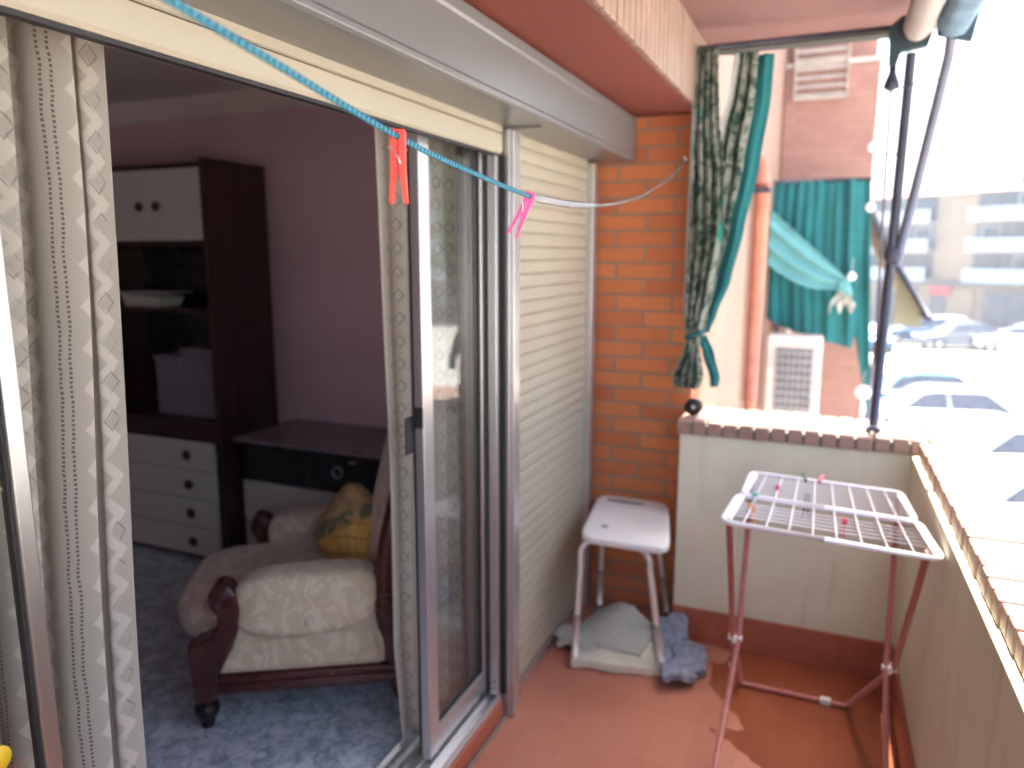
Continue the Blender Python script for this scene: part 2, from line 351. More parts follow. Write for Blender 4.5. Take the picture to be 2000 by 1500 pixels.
class MB:
    def __init__(s): s.bm = bmesh.new(); s.uvs = None
    def box(s, x0, x1, y0, y1, z0, z1):
        v = [s.bm.verts.new(p) for p in [(x0, y0, z0), (x1, y0, z0), (x1, y1, z0), (x0, y1, z0), (x0, y0, z1), (x1, y0, z1), (x1, y1, z1), (x0, y1, z1)]]
        for f in [(0, 3, 2, 1), (4, 5, 6, 7), (0, 1, 5, 4), (1, 2, 6, 5), (2, 3, 7, 6), (3, 0, 4, 7)]: s.bm.faces.new([v[i] for i in f])
        return s
    def hexa(s, pts):
        v = [s.bm.verts.new(p) for p in pts]
        for f in [(0, 3, 2, 1), (4, 5, 6, 7), (0, 1, 5, 4), (1, 2, 6, 5), (2, 3, 7, 6), (3, 0, 4, 7)]: s.bm.faces.new([v[i] for i in f])
        return s
    def tube(s, pts, r, seg=12, cap=True, uv=False):
        pts = [Vector(p) for p in pts]; n = len(pts)
        rr = r if isinstance(r, (list, tuple)) else [r] * n
        rings = []; up = None; L = 0; lens = []
        for i, p in enumerate(pts):
            d = (pts[min(i + 1, n - 1)] - pts[max(i - 1, 0)]).normalized()
            if up is None: up = Vector((0, 0, 1)) if abs(d.z) < .9 else Vector((1, 0, 0))
            a = d.cross(up).normalized(); b = a.cross(d).normalized(); up = b
            rings.append([s.bm.verts.new(p + a * cos(2 * pi * k / seg) * rr[i] + b * sin(2 * pi * k / seg) * rr[i]) for k in range(seg)])
            if i: L += (pts[i] - pts[i - 1]).length
            lens.append(L)
        if uv: lay = s.bm.loops.layers.uv.verify()
        for i in range(n - 1):
            for k in range(seg):
                f = s.bm.faces.new([rings[i][k], rings[i][(k + 1) % seg], rings[i + 1][(k + 1) % seg], rings[i + 1][k]]); f.smooth = True
                if uv:
                    for lp, (uu, vv) in zip(f.loops, [(k, i), (k + 1, i), (k + 1, i + 1), (k, i + 1)]): lp[lay].uv = (uu / seg, lens[vv])
        if cap:
            try: s.bm.faces.new(rings[0]); s.bm.faces.new(list(reversed(rings[-1])))
            except Exception: pass
        return s
    def cyl(s, a, b, r, seg=16): return s.tube([a, b], r, seg)
    def prism(s, poly, axis, a, b):
        """poly: list of 2D; extruded along axis 'x' (poly=yz), 'y' (poly=xz), 'z' (poly=xy)"""
        def P(q, t): return {'x': (t, q[0], q[1]), 'y': (q[0], t, q[1]), 'z': (q[0], q[1], t)}[axis]
        A = [s.bm.verts.new(P(q, a)) for q in poly]; B = [s.bm.verts.new(P(q, b)) for q in poly]
        n = len(poly)
        for i in range(n): s.bm.faces.new([A[i], A[(i + 1) % n], B[(i + 1) % n], B[i]])
        s.bm.faces.new(list(reversed(A))); s.bm.faces.new(B)
        bmesh.ops.recalc_face_normals(s.bm, faces=s.bm.faces[:]); return s
    def lathe(s, prof, c=(0, 0, 0), axis='z', seg=20):
        rings = []
        for r, h in prof:
            ring = []
            for k in range(seg):
                a = 2 * pi * k / seg
                q = {'z': (r * cos(a), r * sin(a), h), 'x': (h, r * cos(a), r * sin(a)), 'y': (r * cos(a), h, r * sin(a))}[axis]
                ring.append(s.bm.verts.new(Vector(q) + Vector(c)))
            rings.append(ring)
        for i in range(len(rings) - 1):
            for k in range(seg):
                f = s.bm.faces.new([rings[i][k], rings[i][(k + 1) % seg], rings[i + 1][(k + 1) % seg], rings[i + 1][k]]); f.smooth = True
        s.bm.faces.new(rings[0]); s.bm.faces.new(rings[-1])
        bmesh.ops.recalc_face_normals(s.bm, faces=s.bm.faces[:]); return s
    def sell(s, c, r, e=2.5, nu=28, nv=18, fn=None):
        """super-ellipsoid, optional vertex function"""
        def sp(v, p): return math.copysign(abs(v) ** p, v)
        rings = []
        for j in range(nv + 1):
            th = -pi / 2 + pi * j / nv; ring = []
            for i in range(nu):
                ph = 2 * pi * i / nu
                q = Vector((sp(cos(th), 2 / e) * sp(cos(ph), 2 / e) * r[0], sp(cos(th), 2 / e) * sp(sin(ph), 2 / e) * r[1], sp(sin(th), 2 / e) * r[2]))
                if fn: q = fn(q)
                ring.append(s.bm.verts.new(q + Vector(c)))
            rings.append(ring)
        for j in range(nv):
            for i in range(nu):
                f = s.bm.faces.new([rings[j][i], rings[j][(i + 1) % nu], rings[j + 1][(i + 1) % nu], rings[j + 1][i]]); f.smooth = True
        bmesh.ops.remove_doubles(s.bm, verts=s.bm.verts[:], dist=1e-5)
        return s
    def grid(s, fn, nu, nv, uvf=None):
        lay = s.bm.loops.layers.uv.verify()
        V = [[s.bm.verts.new(fn(i / nu, j / nv)) for j in range(nv + 1)] for i in range(nu + 1)]
        for i in range(nu):
            for j in range(nv):
                f = s.bm.faces.new([V[i][j], V[i + 1][j], V[i + 1][j + 1], V[i][j + 1]]); f.smooth = True
                for lp, (a, b) in zip(f.loops, [(i, j), (i + 1, j), (i + 1, j + 1), (i, j + 1)]):
                    lp[lay].uv = uvf(a / nu, b / nv) if uvf else (a / nu, b / nv)
        return s
    def build(s, name, mat, parent=None, bevel=0, local=False, solid=0, smooth=False, bseg=2, sub=0):
        me = bpy.data.meshes.new(name)
        if parent is not None and not local:
            off = Vector(root_of(parent).location); bmesh.ops.translate(s.bm, verts=s.bm.verts[:], vec=-off)
        if smooth:
            for f in s.bm.faces: f.smooth = True
        s.bm.to_mesh(me); s.bm.free(); o = bpy.data.objects.new(name, me); COL.objects.link(o)
        me.materials.append(mat)
        if parent is not None: o.parent = parent
        if solid: m = o.modifiers.new('solid', 'SOLIDIFY'); m.thickness = solid; m.offset = 0
        if bevel:
            m = o.modifiers.new('bevel', 'BEVEL'); m.width = bevel; m.segments = bseg; m.limit_method = 'ANGLE'; m.angle_limit = radians(40)
        if sub: m = o.modifiers.new('sub', 'SUBSURF'); m.levels = sub; m.render_levels = sub
        return o
def B(*a): return MB().box(*a)

# ================================================================== BALCONY SHELL
HAZE = .0016
Y0, YB = -1.3, 3.17            # near wall / brick wall
XF, XP = -0.96, 0.31           # facade plane / parapet inner
CZ = 2.45
def xpar(y): return .300 + (2.965 - y) * .0146

tag(B(-1.0, .455, Y0 - .2, 3.27, -.20, 0).build('balcony_floor', M['floor']), kind='structure')
tag(B(-.76, .24, Y0 - .2, 3.32, CZ, CZ + .2).build('balcony_ceiling', M['ceil_pink']), kind='structure')
t = thing('slab_edge', 'grey concrete nosing along the far end of the balcony ceiling', 'slab edge', (0, 3.2, CZ))
B(-.52, .24, 3.321, 3.40, CZ - .025, CZ + .2).build('nosing', M['dark_edge'], t, bevel=.004)
B(.2405, .345, Y0 - .2, 3.40, CZ - .01, CZ + .2).build('outer_edge', M['concrete_edge'], t, bevel=.004)  # extended outwards to keep slivers of sun off the floor

# brick pier
t = thing('brick_wall', 'orange brick end wall with grey mortar behind the white stool', 'brick wall', (-.75, YB, 0))
B(-1.02, -.53, YB, 3.42, 0, 2.16).build('brickwork', M['brick'], t)
t = thing('beam', 'terracotta red beam with a row of upright beige tiles above the brick wall', 'beam', (-.75, 1, 2.16))
B(-1.30, -.562, Y0 - .2, 3.42, 2.165, 2.6).build('soffit', M['soffit'], t)
g = B(-.562, -.5595, Y0 - .2, 3.42, 2.165, 2.6).build('joint_bed', M['groove'], t)
mb = MB(); y = Y0
while y < 3.4:
    mb.box(-.5595, -.545 + random.uniform(-.001, .001), y, y + .051, 2.172 + random.uniform(0, .004), CZ - .002); y += .060
mb.build('upright_tiles', M['soldier'], t, bevel=.002)

# end parapet
EW = 2.965
t = thing('end_parapet', 'low cream parapet closing the end of the balcony, brick coping on top', 'parapet wall', (-.12, EW, 0))
B(-.535, .455, EW, 3.27, 0, .885).build('plaster', M['plaster'], t, bevel=.004)
mb = MB(); x = -.545
while x < .40:
    dz = random.uniform(-.003, .003); mb.box(x, x + .052, EW - .012 + random.uniform(-.003, .003), 3.285, .887, .94 + dz); x += .060
mb.build('coping', M['coping'], t, bevel=.004)
B(-.53, .455, EW + .0, 3.27, .8855, .925).build('mortar_bed', M['concrete_edge'], t)
B(-.537, .296, EW - .013, EW - .001, .0, .145).build('skirting', M['tile'], t, bevel=.002)
# right parapet
t = thing('side_parapet', 'long cream parapet on the street side with sunlit brick coping', 'parapet wall', (.4, 1, 0))
mb = MB(); ya, yb = Y0 - .2, EW - .002
mb.hexa([(xpar(ya), ya, 0), (.455, ya, 0), (.455, yb, 0), (xpar(yb), yb, 0), (xpar(ya), ya, .885), (.455, ya, .885), (.455, yb, .885), (xpar(yb), yb, .885)])
mb.build('plaster', M['plaster'], t, bevel=.004)
mb = MB(); y = Y0 - .15
while y < EW - .075:
    xa = xpar(y) + .017 + random.uniform(-.002, .002); z = .941 + random.uniform(-.002, .002)
    mb.box(xa, .468, y, y + .053, .8865, z); y += .060
mb.build('coping', M['coping'], t, bevel=.004)
mb = MB(); mb.hexa([(xpar(ya) + .022, ya, .8855), (.455, ya, .8855), (.455, yb, .8855), (xpar(yb) + .022, yb, .8855), (xpar(ya) + .022, ya, .925), (.455, ya, .925), (.455, yb, .925), (xpar(yb) + .022, yb, .925)])
mb.build('mortar_bed', M['concrete_edge'], t)
mb = MB(); ys = EW - .014
mb.hexa([(xpar(ya) - .012, ya, 0), (xpar(ya) - .001, ya, 0), (xpar(ys) - .001, ys, 0), (xpar(ys) - .012, ys, 0), (xpar(ya) - .012, ya, .14), (xpar(ya) - .001, ya, .14), (xpar(ys) - .001, ys, .14), (xpar(ys) - .012, ys, .14)])
mb.build('skirting', M['tile'], t)
# near wall, behind the camera
t = thing('near_wall', 'brick wall closing the near end of the balcony behind the viewer', 'brick wall', (-.3, Y0, 0))
B(-1.0, -.3, Y0 - .25, Y0, 0.001, 2.163).build('brickwork', M['brick'], t)

# ================================================================== SHUTTER BOX
t = thing('shutter_box', 'long grey metal shutter box with a rolled lip above the doors', 'shutter box', (-.88, 1, 2.0))
prof = [(-1.08, 1.990), (-.800, 1.978), (-.792, 1.984), (-.792, 1.995), (-.797, 2.002), (-.797, 2.118), (-.792, 2.124), (-.792, 2.150), (-.800, 2.156), (-1.08, 2.156)]
MB().prism(prof, 'y', Y0 + .02, 3.15).build('casing', M['box_metal'], t, bevel=.002)
B(-.812, -.799, 3.145, 3.166, 1.985, 2.16).build('end_seal', M['concrete_edge'], t)
B(-.985, -.835, 2.165, 2.169, 1.975, 1.987).build('joint_strip', M['box_metal'], t)

# header wall above the door (interior side)
t = thing('lintel', 'plain lintel over the balcony door inside the shutter box', 'lintel', (-1.2, 1, 2.2))
B(-1.30, -1.075, Y0, 3.16, 1.99, 2.163).build('lintel_body', M['room_white'], t)

# raised roller shutter: the cream slats hanging below the box
t = thing('raised_shutter', 'cream roller shutter rolled up, its hem hanging over the open doorway', 'roller shutter', (-.97, .6, 1.9))
mb = MB(); mb.prism([(-.978, 1.908), (-.966, 1.903), (-.960, 1.910), (-.960, 1.9595), (-.965, 1.962), (-.978, 1.962)], 'y', Y0 + .03, 2.155)
mb.build('hem_slat', M['cream_pvc'], t)
MB().prism([(-.978, 1.9645), (-.965, 1.9645), (-.960, 1.967), (-.960, 1.999), (-.978, 1.999)], 'y', Y0 + .03, 2.155).build('slat', M['cream_pvc'], t)
B(-.985, -.967, Y0 + .03, 2.15, 1.8955, 1.9025).build('dark_strip', M['alu_dark'], t)  # thin dark strip along the underside of the hem

# closed roller shutter
t = thing('closed_shutter', 'closed cream roller shutter of narrow slats beside the brick wall', 'roller shutter', (-.98, 2.7, 0))
mb = MB(); z = .045; k = 0
while z < 1.985:
    p = .0465
    mb.prism([(-.992, z), (-.981, z + .0008), (-.9782, z + .006), (-.9772, z + .022), (-.9780, z + .038), (-.9805, z + .0452), (-.992, z + .0452)], 'y', 2.255, 3.068)
    z += p
mb.build('slats', M['cream_pvc'], t)
B(-.996, -.972, 2.255, 3.068, .004, .043).build('bottom_bar', M['alu'], t, bevel=.003)
B(-.998, -.950, 3.070, 3.125, 0.001, 1.977).build('guide_rail', M['alu'], t, bevel=.003)
B(-.992, -.955, 3.128, 3.15, 0.001, 1.977).build('cover_strip', M['box_metal'], t)
# facade wall beyond the opening, hidden behind the pier
t = thing('facade_wall', 'narrow wall strip between the shutter guide and the brick wall', 'wall', (-1.1, 3.15, 0))
B(-1.30, -1.0, 3.072, 3.168, 0, 1.988).build('wall_strip', M['room_white'], t)

# ================================================================== DOOR FRAME
t = thing('door_frame', 'aluminium door frame with a ribbed sill track and a tall grey post', 'door frame', (-1.0, 1.5, 0))
# post
p = MB(); p.box(-1.0, -.940, 2.168, 2.252, 0.002, 1.978); p.build('post', M['alu'], t, bevel=.004)
B(-.938, -.930, 2.172, 2.20, .004, 1.974).build('post_lip', M['alu'], t, bevel=.002)
j = B(-.9985, -.970, 2.128, 2.150, .101, 1.967).build('jamb', M['alu'], t, bevel=.002)
for z in (.125, .150): MB().lathe([(.0035, 0), (.0035, -.002), (.001, -.003)], (-.983, 2.1275, z), 'y', 10).build('screw', M['alu_dark'], j)
B(-.9985, -.955, 2.157, 2.167, .09, 1.90).build('post_seal', M['alu_dark'], t)
mb = MB(); mb.box(-1.16, -.968, Y0, 2.156, .072, .086)
for xx in (-1.155, -1.118, -1.082, -1.045, -1.008, -.975): mb.box(xx, xx + .004, Y0, 2.156, .086, .100)
mb.build('sill_track', M['alu'], t, bevel=.001)
B(-1.16, -.998, 2.157, 3.07, .072, .088).build('rear_track', M['alu'], t)
B(-1.13, -.985, Y0, 3.07, 1.968, 1.9875).build('head_track', M['alu'], t)
t = thing('threshold', 'terracotta tiled step under the aluminium sill track', 'threshold', (-1.0, 1.5, 0))
B(-1.163, -.962, Y0, 2.156, 0, .071).build('step', M['tile'], t, bevel=.003)
B(-1.163, -1.0, 2.157, 3.07, 0, .0705).build('step_rear', M['tile'], t)
B(-.957, -.951, Y0, 2.16, .0012, .010).build('joint_bead', M['concrete_edge'], t)

def door_leaf(name, label, x, y0, y1, sw0=.045, sw1=.04, handle=None, mat='alu'):
    t = thing(name, label, 'sliding door', (x, (y0 + y1) / 2, .1), group=None)
    B(x - .015, x + .015, y0, y0 + sw0, .102, 1.966).build('stile', M[mat], t, bevel=.003)
    B(x - .015, x + .015, y1 - sw1, y1, .102, 1.966).build('stile', M[mat], t, bevel=.003)
    B(x - .014, x + .014, y0 + sw0, y1 - sw1, .102, .185).build('bottom_rail', M[mat], t, bevel=.003)
    B(x - .014, x + .014, y0 + sw0, y1 - sw1, 1.921, 1.966).build('top_rail', M[mat], t, bevel=.003)
    B(x - .003, x + .003, y0 + sw0 - .004, y1 - sw1 + .004, .182, 1.924).build('pane', M['glass'], t)
    mb = MB(); mb.box(x - .006, x + .0075, y0 + sw0, y0 + sw0 + .004, .185, 1.921).box(x - .006, x + .0075, y1 - sw1 - .004, y1 - sw1, .185, 1.921)
    mb.box(x - .006, x + .0075, y0 + sw0 + .004, y1 - sw1 - .004, .185, .190)
    mb.build('gasket', M['alu_dark'], t)
    return t
d = door_leaf('sliding_door', 'narrow aluminium and glass door leaf drawn back in front of the folded lace curtain', -1.030, 1.742, 2.195, .055, .080, mat='alu')
B(-1.052, -1.0455, 1.7425, 1.7535, .11, 1.90).build('edge_strip', M['alu_dark'], d)
h = MB(); h.box(-1.052, -1.046, 1.700, 1.742, 1.055, 1.160).box(-1.0455, -1.016, 1.7355, 1.7415, 1.125, 1.185); h.build('handle', M['alu_dark'], d, bevel=.002)
for z in (.125, .155): MB().lathe([(.004, 0), (.004, .002), (.0015, .003)], (-1.0145, 2.155, z), 'x', 10).build('screw', M['alu_dark'], d)
d2 = door_leaf('sliding_door', 'second aluminium door leaf on the inner track, mostly hidden behind the shutter', -1.085, 2.16, 3.03, .05, .045)
d3 = door_leaf('sliding_door', 'aluminium and glass door leaf cropped at the left, nearest the viewer', -1.000, -.35, .634, .04, .024, mat='alu_mirror')
MB().lathe([(.020, 0), (.020, .0008), (.001, .0009)], (-.9965, .552, .925), 'x', 24).build('sticker', M['yellow'], d3)

# ================================================================== LACE CURTAINS
def curtain(name, label, mat, path, zt, zb, bottom_shift, solid=0.0, nz=60, n=260, sway=.006, seed=0):
    """path: fn(s in 0..1) -> (x, y) at top; bottom_shift: fn(s, h) -> (dx, dy) with h 0 at top .. 1 at bottom"""
    acc = [0.0]
    for i in range(n):
        a = Vector(path(i / n)); b = Vector(path((i + 1) / n)); acc.append(acc[-1] + (b - a).length)
    def fn(u, v):
        x, y = path(u); dx, dy = bottom_shift(u, v)
        w = noise.noise(Vector((u * 9 + seed, v * 2.5, 3))) * sway
        return (x + dx + w, y + dy + w * .6, zt + (zb - zt) * v)
    mb = MB(); mb.grid(fn, n, nz, lambda u, v: (acc[min(n, int(round(u * n)))], zt + (zb - zt) * v))
    t = thing(name, label, 'lace curtain', (path(.5)[0], path(.5)[1], zb), group='lace curtains inside the balcony door')
    mb.build('cloth', mat, t)
    return t
def pathL(s):   # s=0 is the free edge near y=.93, running back to y=.2
    y = .925 - .80 * s
    A = .034 * min(1, s * 9)
    return (-1.135 + A * sin(2 * pi * (s * 9.0 + .10)) + .010 * sin(2 * pi * s * 2.3), y + .013 * sin(4 * pi * s * 9.0))
def shiftL(u, v):
    return (.0 + .014 * sin(2 * pi * (u * 3 + v * .35)) * v, -.075 * v * (1 - .5 * u) + .004 * sin(v * 9))
c = curtain('lace_curtain', 'cream lace curtain with zigzag bands and eyelet lines hanging at the left of the opening', M['lace'], pathL, 1.985, .10, shiftL, seed=1)
def pathR(s):
    y = 1.745 + 1.22 * s
    A = .036 * min(1, s * 14)
    return (-1.150 + A * sin(2 * pi * (s * 13 + .15 * sin(s * 11))) + .006 * sin(2 * pi * s * 4), y + .010 * sin(4 * pi * s * 13))
def shiftR(u, v):
    e = max(0, 1 - u * 6)
    return (.008 * sin(2 * pi * (u * 5 + v * .4)) * v, .02 * sin(v * 3) * e + .045 * e * max(0, v - .82) / .18)
c = curtain('lace_curtain', 'cream lace curtain with small diamonds, half of it behind the glass door leaf', M['lace2'], pathR, 1.985, .09, shiftR, n=420, seed=5)
t = thing('curtain_rail', 'thin white rail carrying the lace curtains behind the door head', 'curtain rail', (-1.14, 1, 1.985))
B(-1.165, -1.115, -.3, 3.05, 1.9865, 1.9895).build('rail', M['white_plastic'], t)

# ================================================================== ROOM
RF = .08
tag(B(-6.0, -1.165, -2.2, 3.071, -.1, RF).build('room_floor', M['marble']), kind='structure')
tag(B(-6.0, -1.30, -2.2, 3.16, 2.42, 2.57).build('room_ceiling', M['room_white']), kind='structure')
t = thing('lilac_wall', 'dim lilac painted wall behind the dark wall unit', 'wall', (-3.5, 3.16, 0))
B(-6.0, -1.302, 3.172, 3.30, 0, 2.6).build('painted_wall', M['lilac'], t)
mb = MB(); mb.prism([(3.170, 2.325), (3.150, 2.325), (3.140, 2.340), (3.135, 2.360), (3.105, 2.372), (3.085, 2.395), (3.085, 2.412), (3.060, 2.418), (3.170, 2.4185)], 'x', -5.99, -1.305)
mb.build('cornice', M['room_white'], t)
t = thing('back_wall', 'lilac wall at the far side of the room, hidden behind the curtain', 'wall', (-6, 0, 0))
B(-6.15, -6.0, -2.3, 3.3, 0, 2.6).build('painted_wall', M['lilac'], t)
t = thing('rear_wall', 'lilac wall behind the viewer side of the room', 'wall', (-3.5, -2.3, 0))
B(-6.0, -1.30, -2.35, -2.2, 0, 2.6).build('painted_wall', M['lilac'], t)
t = thing('inner_facade_wall', 'inner wall strip beside the balcony door', 'wall', (-1.2, -1.8, 0))
B(-1.30, -1.0, -2.35, Y0, 0, 2.6).build('painted_wall', M['lilac'], t)

# ---- wall unit
X1 = -2.638; X0 = -4.6; FY = 2.64; BYY = 3.02
t = thing('wall_unit', 'tall dark brown wall unit with white doors above and four white drawers below', 'wall unit', (-3.3, 2.9, RF))
B(X1 - .03, X1, FY - .02, 3.02, RF, 2.03).build('side_panel', M['dark_wood'], t, bevel=.003)
B(X0, X1 - .031, FY + .02, BYY, 1.995, 2.02).build('top_panel', M['dark_wood'], t)
B(X0, X1 - .031, 2.99, BYY, RF, 1.994).build('back_panel', M['black_gloss'], t)
B(X0, X1 - .031, FY - .01, 2.988, .705, .80).build('counter', M['dark_wood'], t, bevel=.003)
B(X0, X1 - .031, FY + .01, 2.988, RF, .105).build('plinth', M['dark_wood'], t)
B(X0, X1 - .031, FY + .03, 2.988, 1.642, 1.660).build('shelf', M['dark_wood'], t)
B(X0, X1 - .031, FY + .09, 2.988, 1.315, 1.333).build('shelf', M['dark_wood'], t)
B(-3.50, -3.485, FY + .03, 2.988, .801, 1.641).build('divider', M['dark_wood'], t)
def knob(mb, x, y, z, r=.021):
    mb.lathe([(r * .4, 0), (r * .4, -.012), (r, -.016), (r * 1.05, -.021), (r * .8, -.028), (r * .3, -.031)], (x, y, z), 'y', 12)
for dx0, dx1, kx in ((-3.385, -3.010, -3.055), (-3.005, X1 - .034, -2.945), (-3.765, -3.390, -3.72), (-4.14, -3.77, -3.80)):
    dd = B(dx0, dx1, FY - .004, FY + .018, 1.664, 1.992).build('cupboard_door', M['cab_white'], t, bevel=.003)
    mb = MB(); knob(mb, kx, FY - .005, 1.822); mb.build('knob', M['dark_wood'], dd)
for cx0, cx1 in ((-3.48, -2.705), (-4.26, -3.485)):
    for k in range(4):
        z0 = .108 + k * .1485
        dd = B(cx0, cx1, FY - .016, FY + .006, z0, z0 + .144).build('drawer', M['cab_white'], t, bevel=.003)
        
        for kx in (cx1 - .155, cx0 + .10): mb = MB(); knob(mb, kx, FY - .017, z0 + .075, .024); mb.build('knob', M['dark_wood'], dd)
t = thing('storage_box', 'lower lilac grey box standing in the dark niche of the wall unit', 'box', (-3.0, 2.8, .80))
B(-3.13, -2.955, 2.70, 2.96, .801, 1.075).build('carton', M['box_lilac'], t, bevel=.006); B(-3.134, -2.951, 2.696, 2.964, 1.0755, 1.10).build('lid', M['box_lilac'], t, bevel=.004)
t = thing('storage_box', 'taller lilac grey box beside the side panel in the wall unit niche', 'box', (-2.8, 2.8, .80))
B(-2.945, -2.70, 2.70, 2.96, .801, 1.12).build('carton', M['box_lilac'], t, bevel=.006); B(-2.949, -2.696, 2.696, 2.964, 1.1205, 1.145).build('lid', M['box_lilac'], t, bevel=.004)
t = thing('tray', 'small pale glass dish on the upper shelf of the dark niche', 'dish', (-3.3, 2.85, 1.335))
MB().hexa([(-3.38, 2.76, 1.334), (-3.14, 2.76, 1.334), (-3.14, 2.90, 1.334), (-3.38, 2.90, 1.334), (-3.40, 2.75, 1.405), (-3.12, 2.75, 1.385), (-3.12, 2.92, 1.385), (-3.40, 2.92, 1.405)]).build('dish_body', M['cab_white'], t, bevel=.006)
B(-3.42, -3.08, 2.74, 2.93, 1.4055, 1.410).build('dish_cover', M['white_plastic'], t)
# ---- low cabinet
t = thing('low_cabinet', 'low cabinet with a glossy black front band and white drawer behind the armchair', 'cabinet', (-2.2, 2.9, RF))
B(-2.62, -1.46, 2.74, 3.16, RF, .70).build('carcass', M['cab_white'], t, bevel=.004)
MB().prism([(-2.62, .515), (-1.72, .520), (-1.70, .54), (-1.70, .675), (-1.725, .70), (-2.62, .702)], 'y', 2.695, 2.738).build('black_band', M['black_gloss'], t, bevel=.006)
B(-2.615, -1.705, 2.715, 2.738, .30, .508).build('drawer', M['cab_white'], t, bevel=.003)
B(-2.615, -1.705, 2.715, 2.738, .10, .292).build('drawer', M['cab_white'], t, bevel=.003)
B(-2.64, -1.44, 2.69, 3.165, .704, .720).build('worktop', M['worktop'], t, bevel=.004)
mb = MB(); mb.tube([(-2.028 + .026 * cos(a), 2.690, .617 + .026 * sin(a)) for a in [2 * pi * k / 24 for k in range(25)]], .0035, 8); mb.build('ring_handle', M['steel'], t)
MB().sell((-1.945, 2.692, .672), (.02, .004, .005), 2).build('catch', M['steel'], t)

# ---- armchair, local frame: x = from near arm to far arm, y = front to back
t = AC = thing('armchair', 'armchair in pale floral brocade with carved mahogany arms and nail trim', 'armchair', (-1.77, 1.60, RF), radians(31 - 90) + 0)
# local +y must point along d=(cos31, sin31): rotate so local y -> d ; then local x -> (sin31,-cos31); far side is -x
AC.rotation_euler = (0, 0, radians(31 - 90))
W = .70
def X(a): return -a                      # a measured from near side towards far side
# side panels
def side_panel(a0, a1, mat):
    poly = [(.045, .195), (.60, .195), (.585, .26), (.555, .33), (.55, .42), (.14, .42), (.125, .36), (.10, .28)]
    o = MB().prism(poly, 'x', X(a0), X(a1)).build('side_panel', mat, AC, local=True, bevel=.008); return o
side_panel(.010, .10, M['brocade']); side_panel(W - .10, W - .01, M['brocade_pink'])
# arm pads: a fat roll hanging over the outside
def armpad(a_c, sgn, mat):
    def f(q):
        yy = q.y / .245
        q.z *= 1 - .34 * yy * yy * (1 if q.z < 0 else .08)
        if q.z < 0: q.x += sgn * .018 * (-q.z / .1)
        q.z += .012 * yy
        q.x += noise.noise(q * 9) * .004; q.z += noise.noise(q * 7 + Vector((3, 1, 2))) * .005
        return q
    o = MB().sell((X(a_c), .338, .418), (.080, .228, .104), 4.2, 44, 28, f).build('arm_pad', mat, AC, local=True)
    return o
pd = armpad(.055, 1, M['brocade']); armpad(W - .055, -1, M['brocade_pink'])
MB().sell((X(-.034), .345, .372), (.008, .013, .013), 2, 14, 10).build('button', M['brocade'], pd, local=True)
# front posts with scroll
def arm_post(a0, a1):
    pts = [(-.022, .305), (-.034, .270), (-.030, .23), (-.022, .15), (-.020, .10), (.035, .10), (.050, .13), (.058, .19), (.085, .25), (.120, .33), (.138, .39), (.136, .43), (.125, .468), (.105, .495), (.078, .506), (.056, .495), (.042, .470), (.040, .440), (.052, .415), (.066, .400), (.062, .37), (.045, .335), (.015, .318)]
    post = MB().prism(pts, 'x', X(a0), X(a1)).build('arm_post', M['mahogany'], AC, local=True, bevel=.012, bseg=3)
    sp = []
    for k in range(40):
        th = k / 39 * 2.3 * 2 * pi; r = .036 * (1 - k / 46)
        sp.append((X(a0) + .006, .084 - r * cos(th) * .95, .455 + r * sin(th)))
    MB().tube(sp, .006, 8).build('scroll', M['mahogany'], post, local=True)
    leafp = [(X((a0 + a1) / 2) + (0.03 if k % 2 else -.03), -.028 + .012 * (k // 2), .30 - .035 * (k // 2)) for k in range(6)]
    mb = MB()
    for k in range(3): mb.sell((X((a0 + a1) / 2), -.022 + .004 * k, .285 - .045 * k), (.040 - .006 * k, .018, .024), 2, 14, 8)
    mb.build('carving', M['mahogany'], post, local=True)
    ft = MB().lathe([(.010, .0), (.020, .003), (.024, .02), (.016, .028), (.030, .036), (.040, .055), (.038, .078), (.022, .092), (.030, .100), (.030, .108)], (X((a0 + a1) / 2), 0.004, 0), 'z', 20)
    ft.build('foot', M['black_gloss'], post, local=True)
arm_post(-.012, .075); arm_post(W - .075, W + .012)
# rails
def rail(p):
    mb = MB()
    for (z0, z1, o) in ((.128, .150, .0), (.150, .166, .008), (.166, .192, .002)): p(mb, z0, z1, o)
    return mb.build('rail', M['mahogany'], AC, local=True, bevel=.005, bseg=3)
rail(lambda m, a, b, o: m.box(X(.035), X(-.004 - o), .0505, .62, a, b))
rail(lambda m, a, b, o: m.box(X(W + .004 + o), X(W - .035), .0505, .62, a, b))
rail(lambda m, a, b, o: m.box(X(W - .08), X(.08), -.018 - o, .03, a, b))
# back posts
for a in (.035, W - .035):
    bp = MB(); bp.tube([(X(a), .66, .01), (X(a), .625, .10), (X(a), .605, .20), (X(a), .60, .32), (X(a), .58, .42), (X(a), .585, .50), (X(a), .60, .60), (X(a), .625, .72), (X(a + (.02 if a < .3 else -.02)), .655, .84), (X(.10 if a < .3 else W - .10), .675, .93), (X(.20 if a < .3 else W - .2), .685, .985)], [.030, .032, .036, .036, .038, .034, .030, .028, .026, .024, .022], 14)
    o = bp.build('back_post', M['mahogany'], AC, local=True)
    sp = [(X(a) + (.034 if a < .3 else -.034), .585 + r * cos(th), .40 + r * sin(th) * 1.3) for k in range(30) for th, r in [(k / 29 * 1.8 * 2 * pi, .034 * (1 - k / 36))]]
    MB().tube(sp, .007, 8).build('scroll', M['mahogany'], o, local=True)
MB().tube([(X(.20), .685, .985), (X(.28), .69, 1.02), (X(.35), .69, 1.035), (X(.42), .69, 1.02), (X(.50), .685, .985)], .022, 12).build('crest', M['mahogany'], AC, local=True)
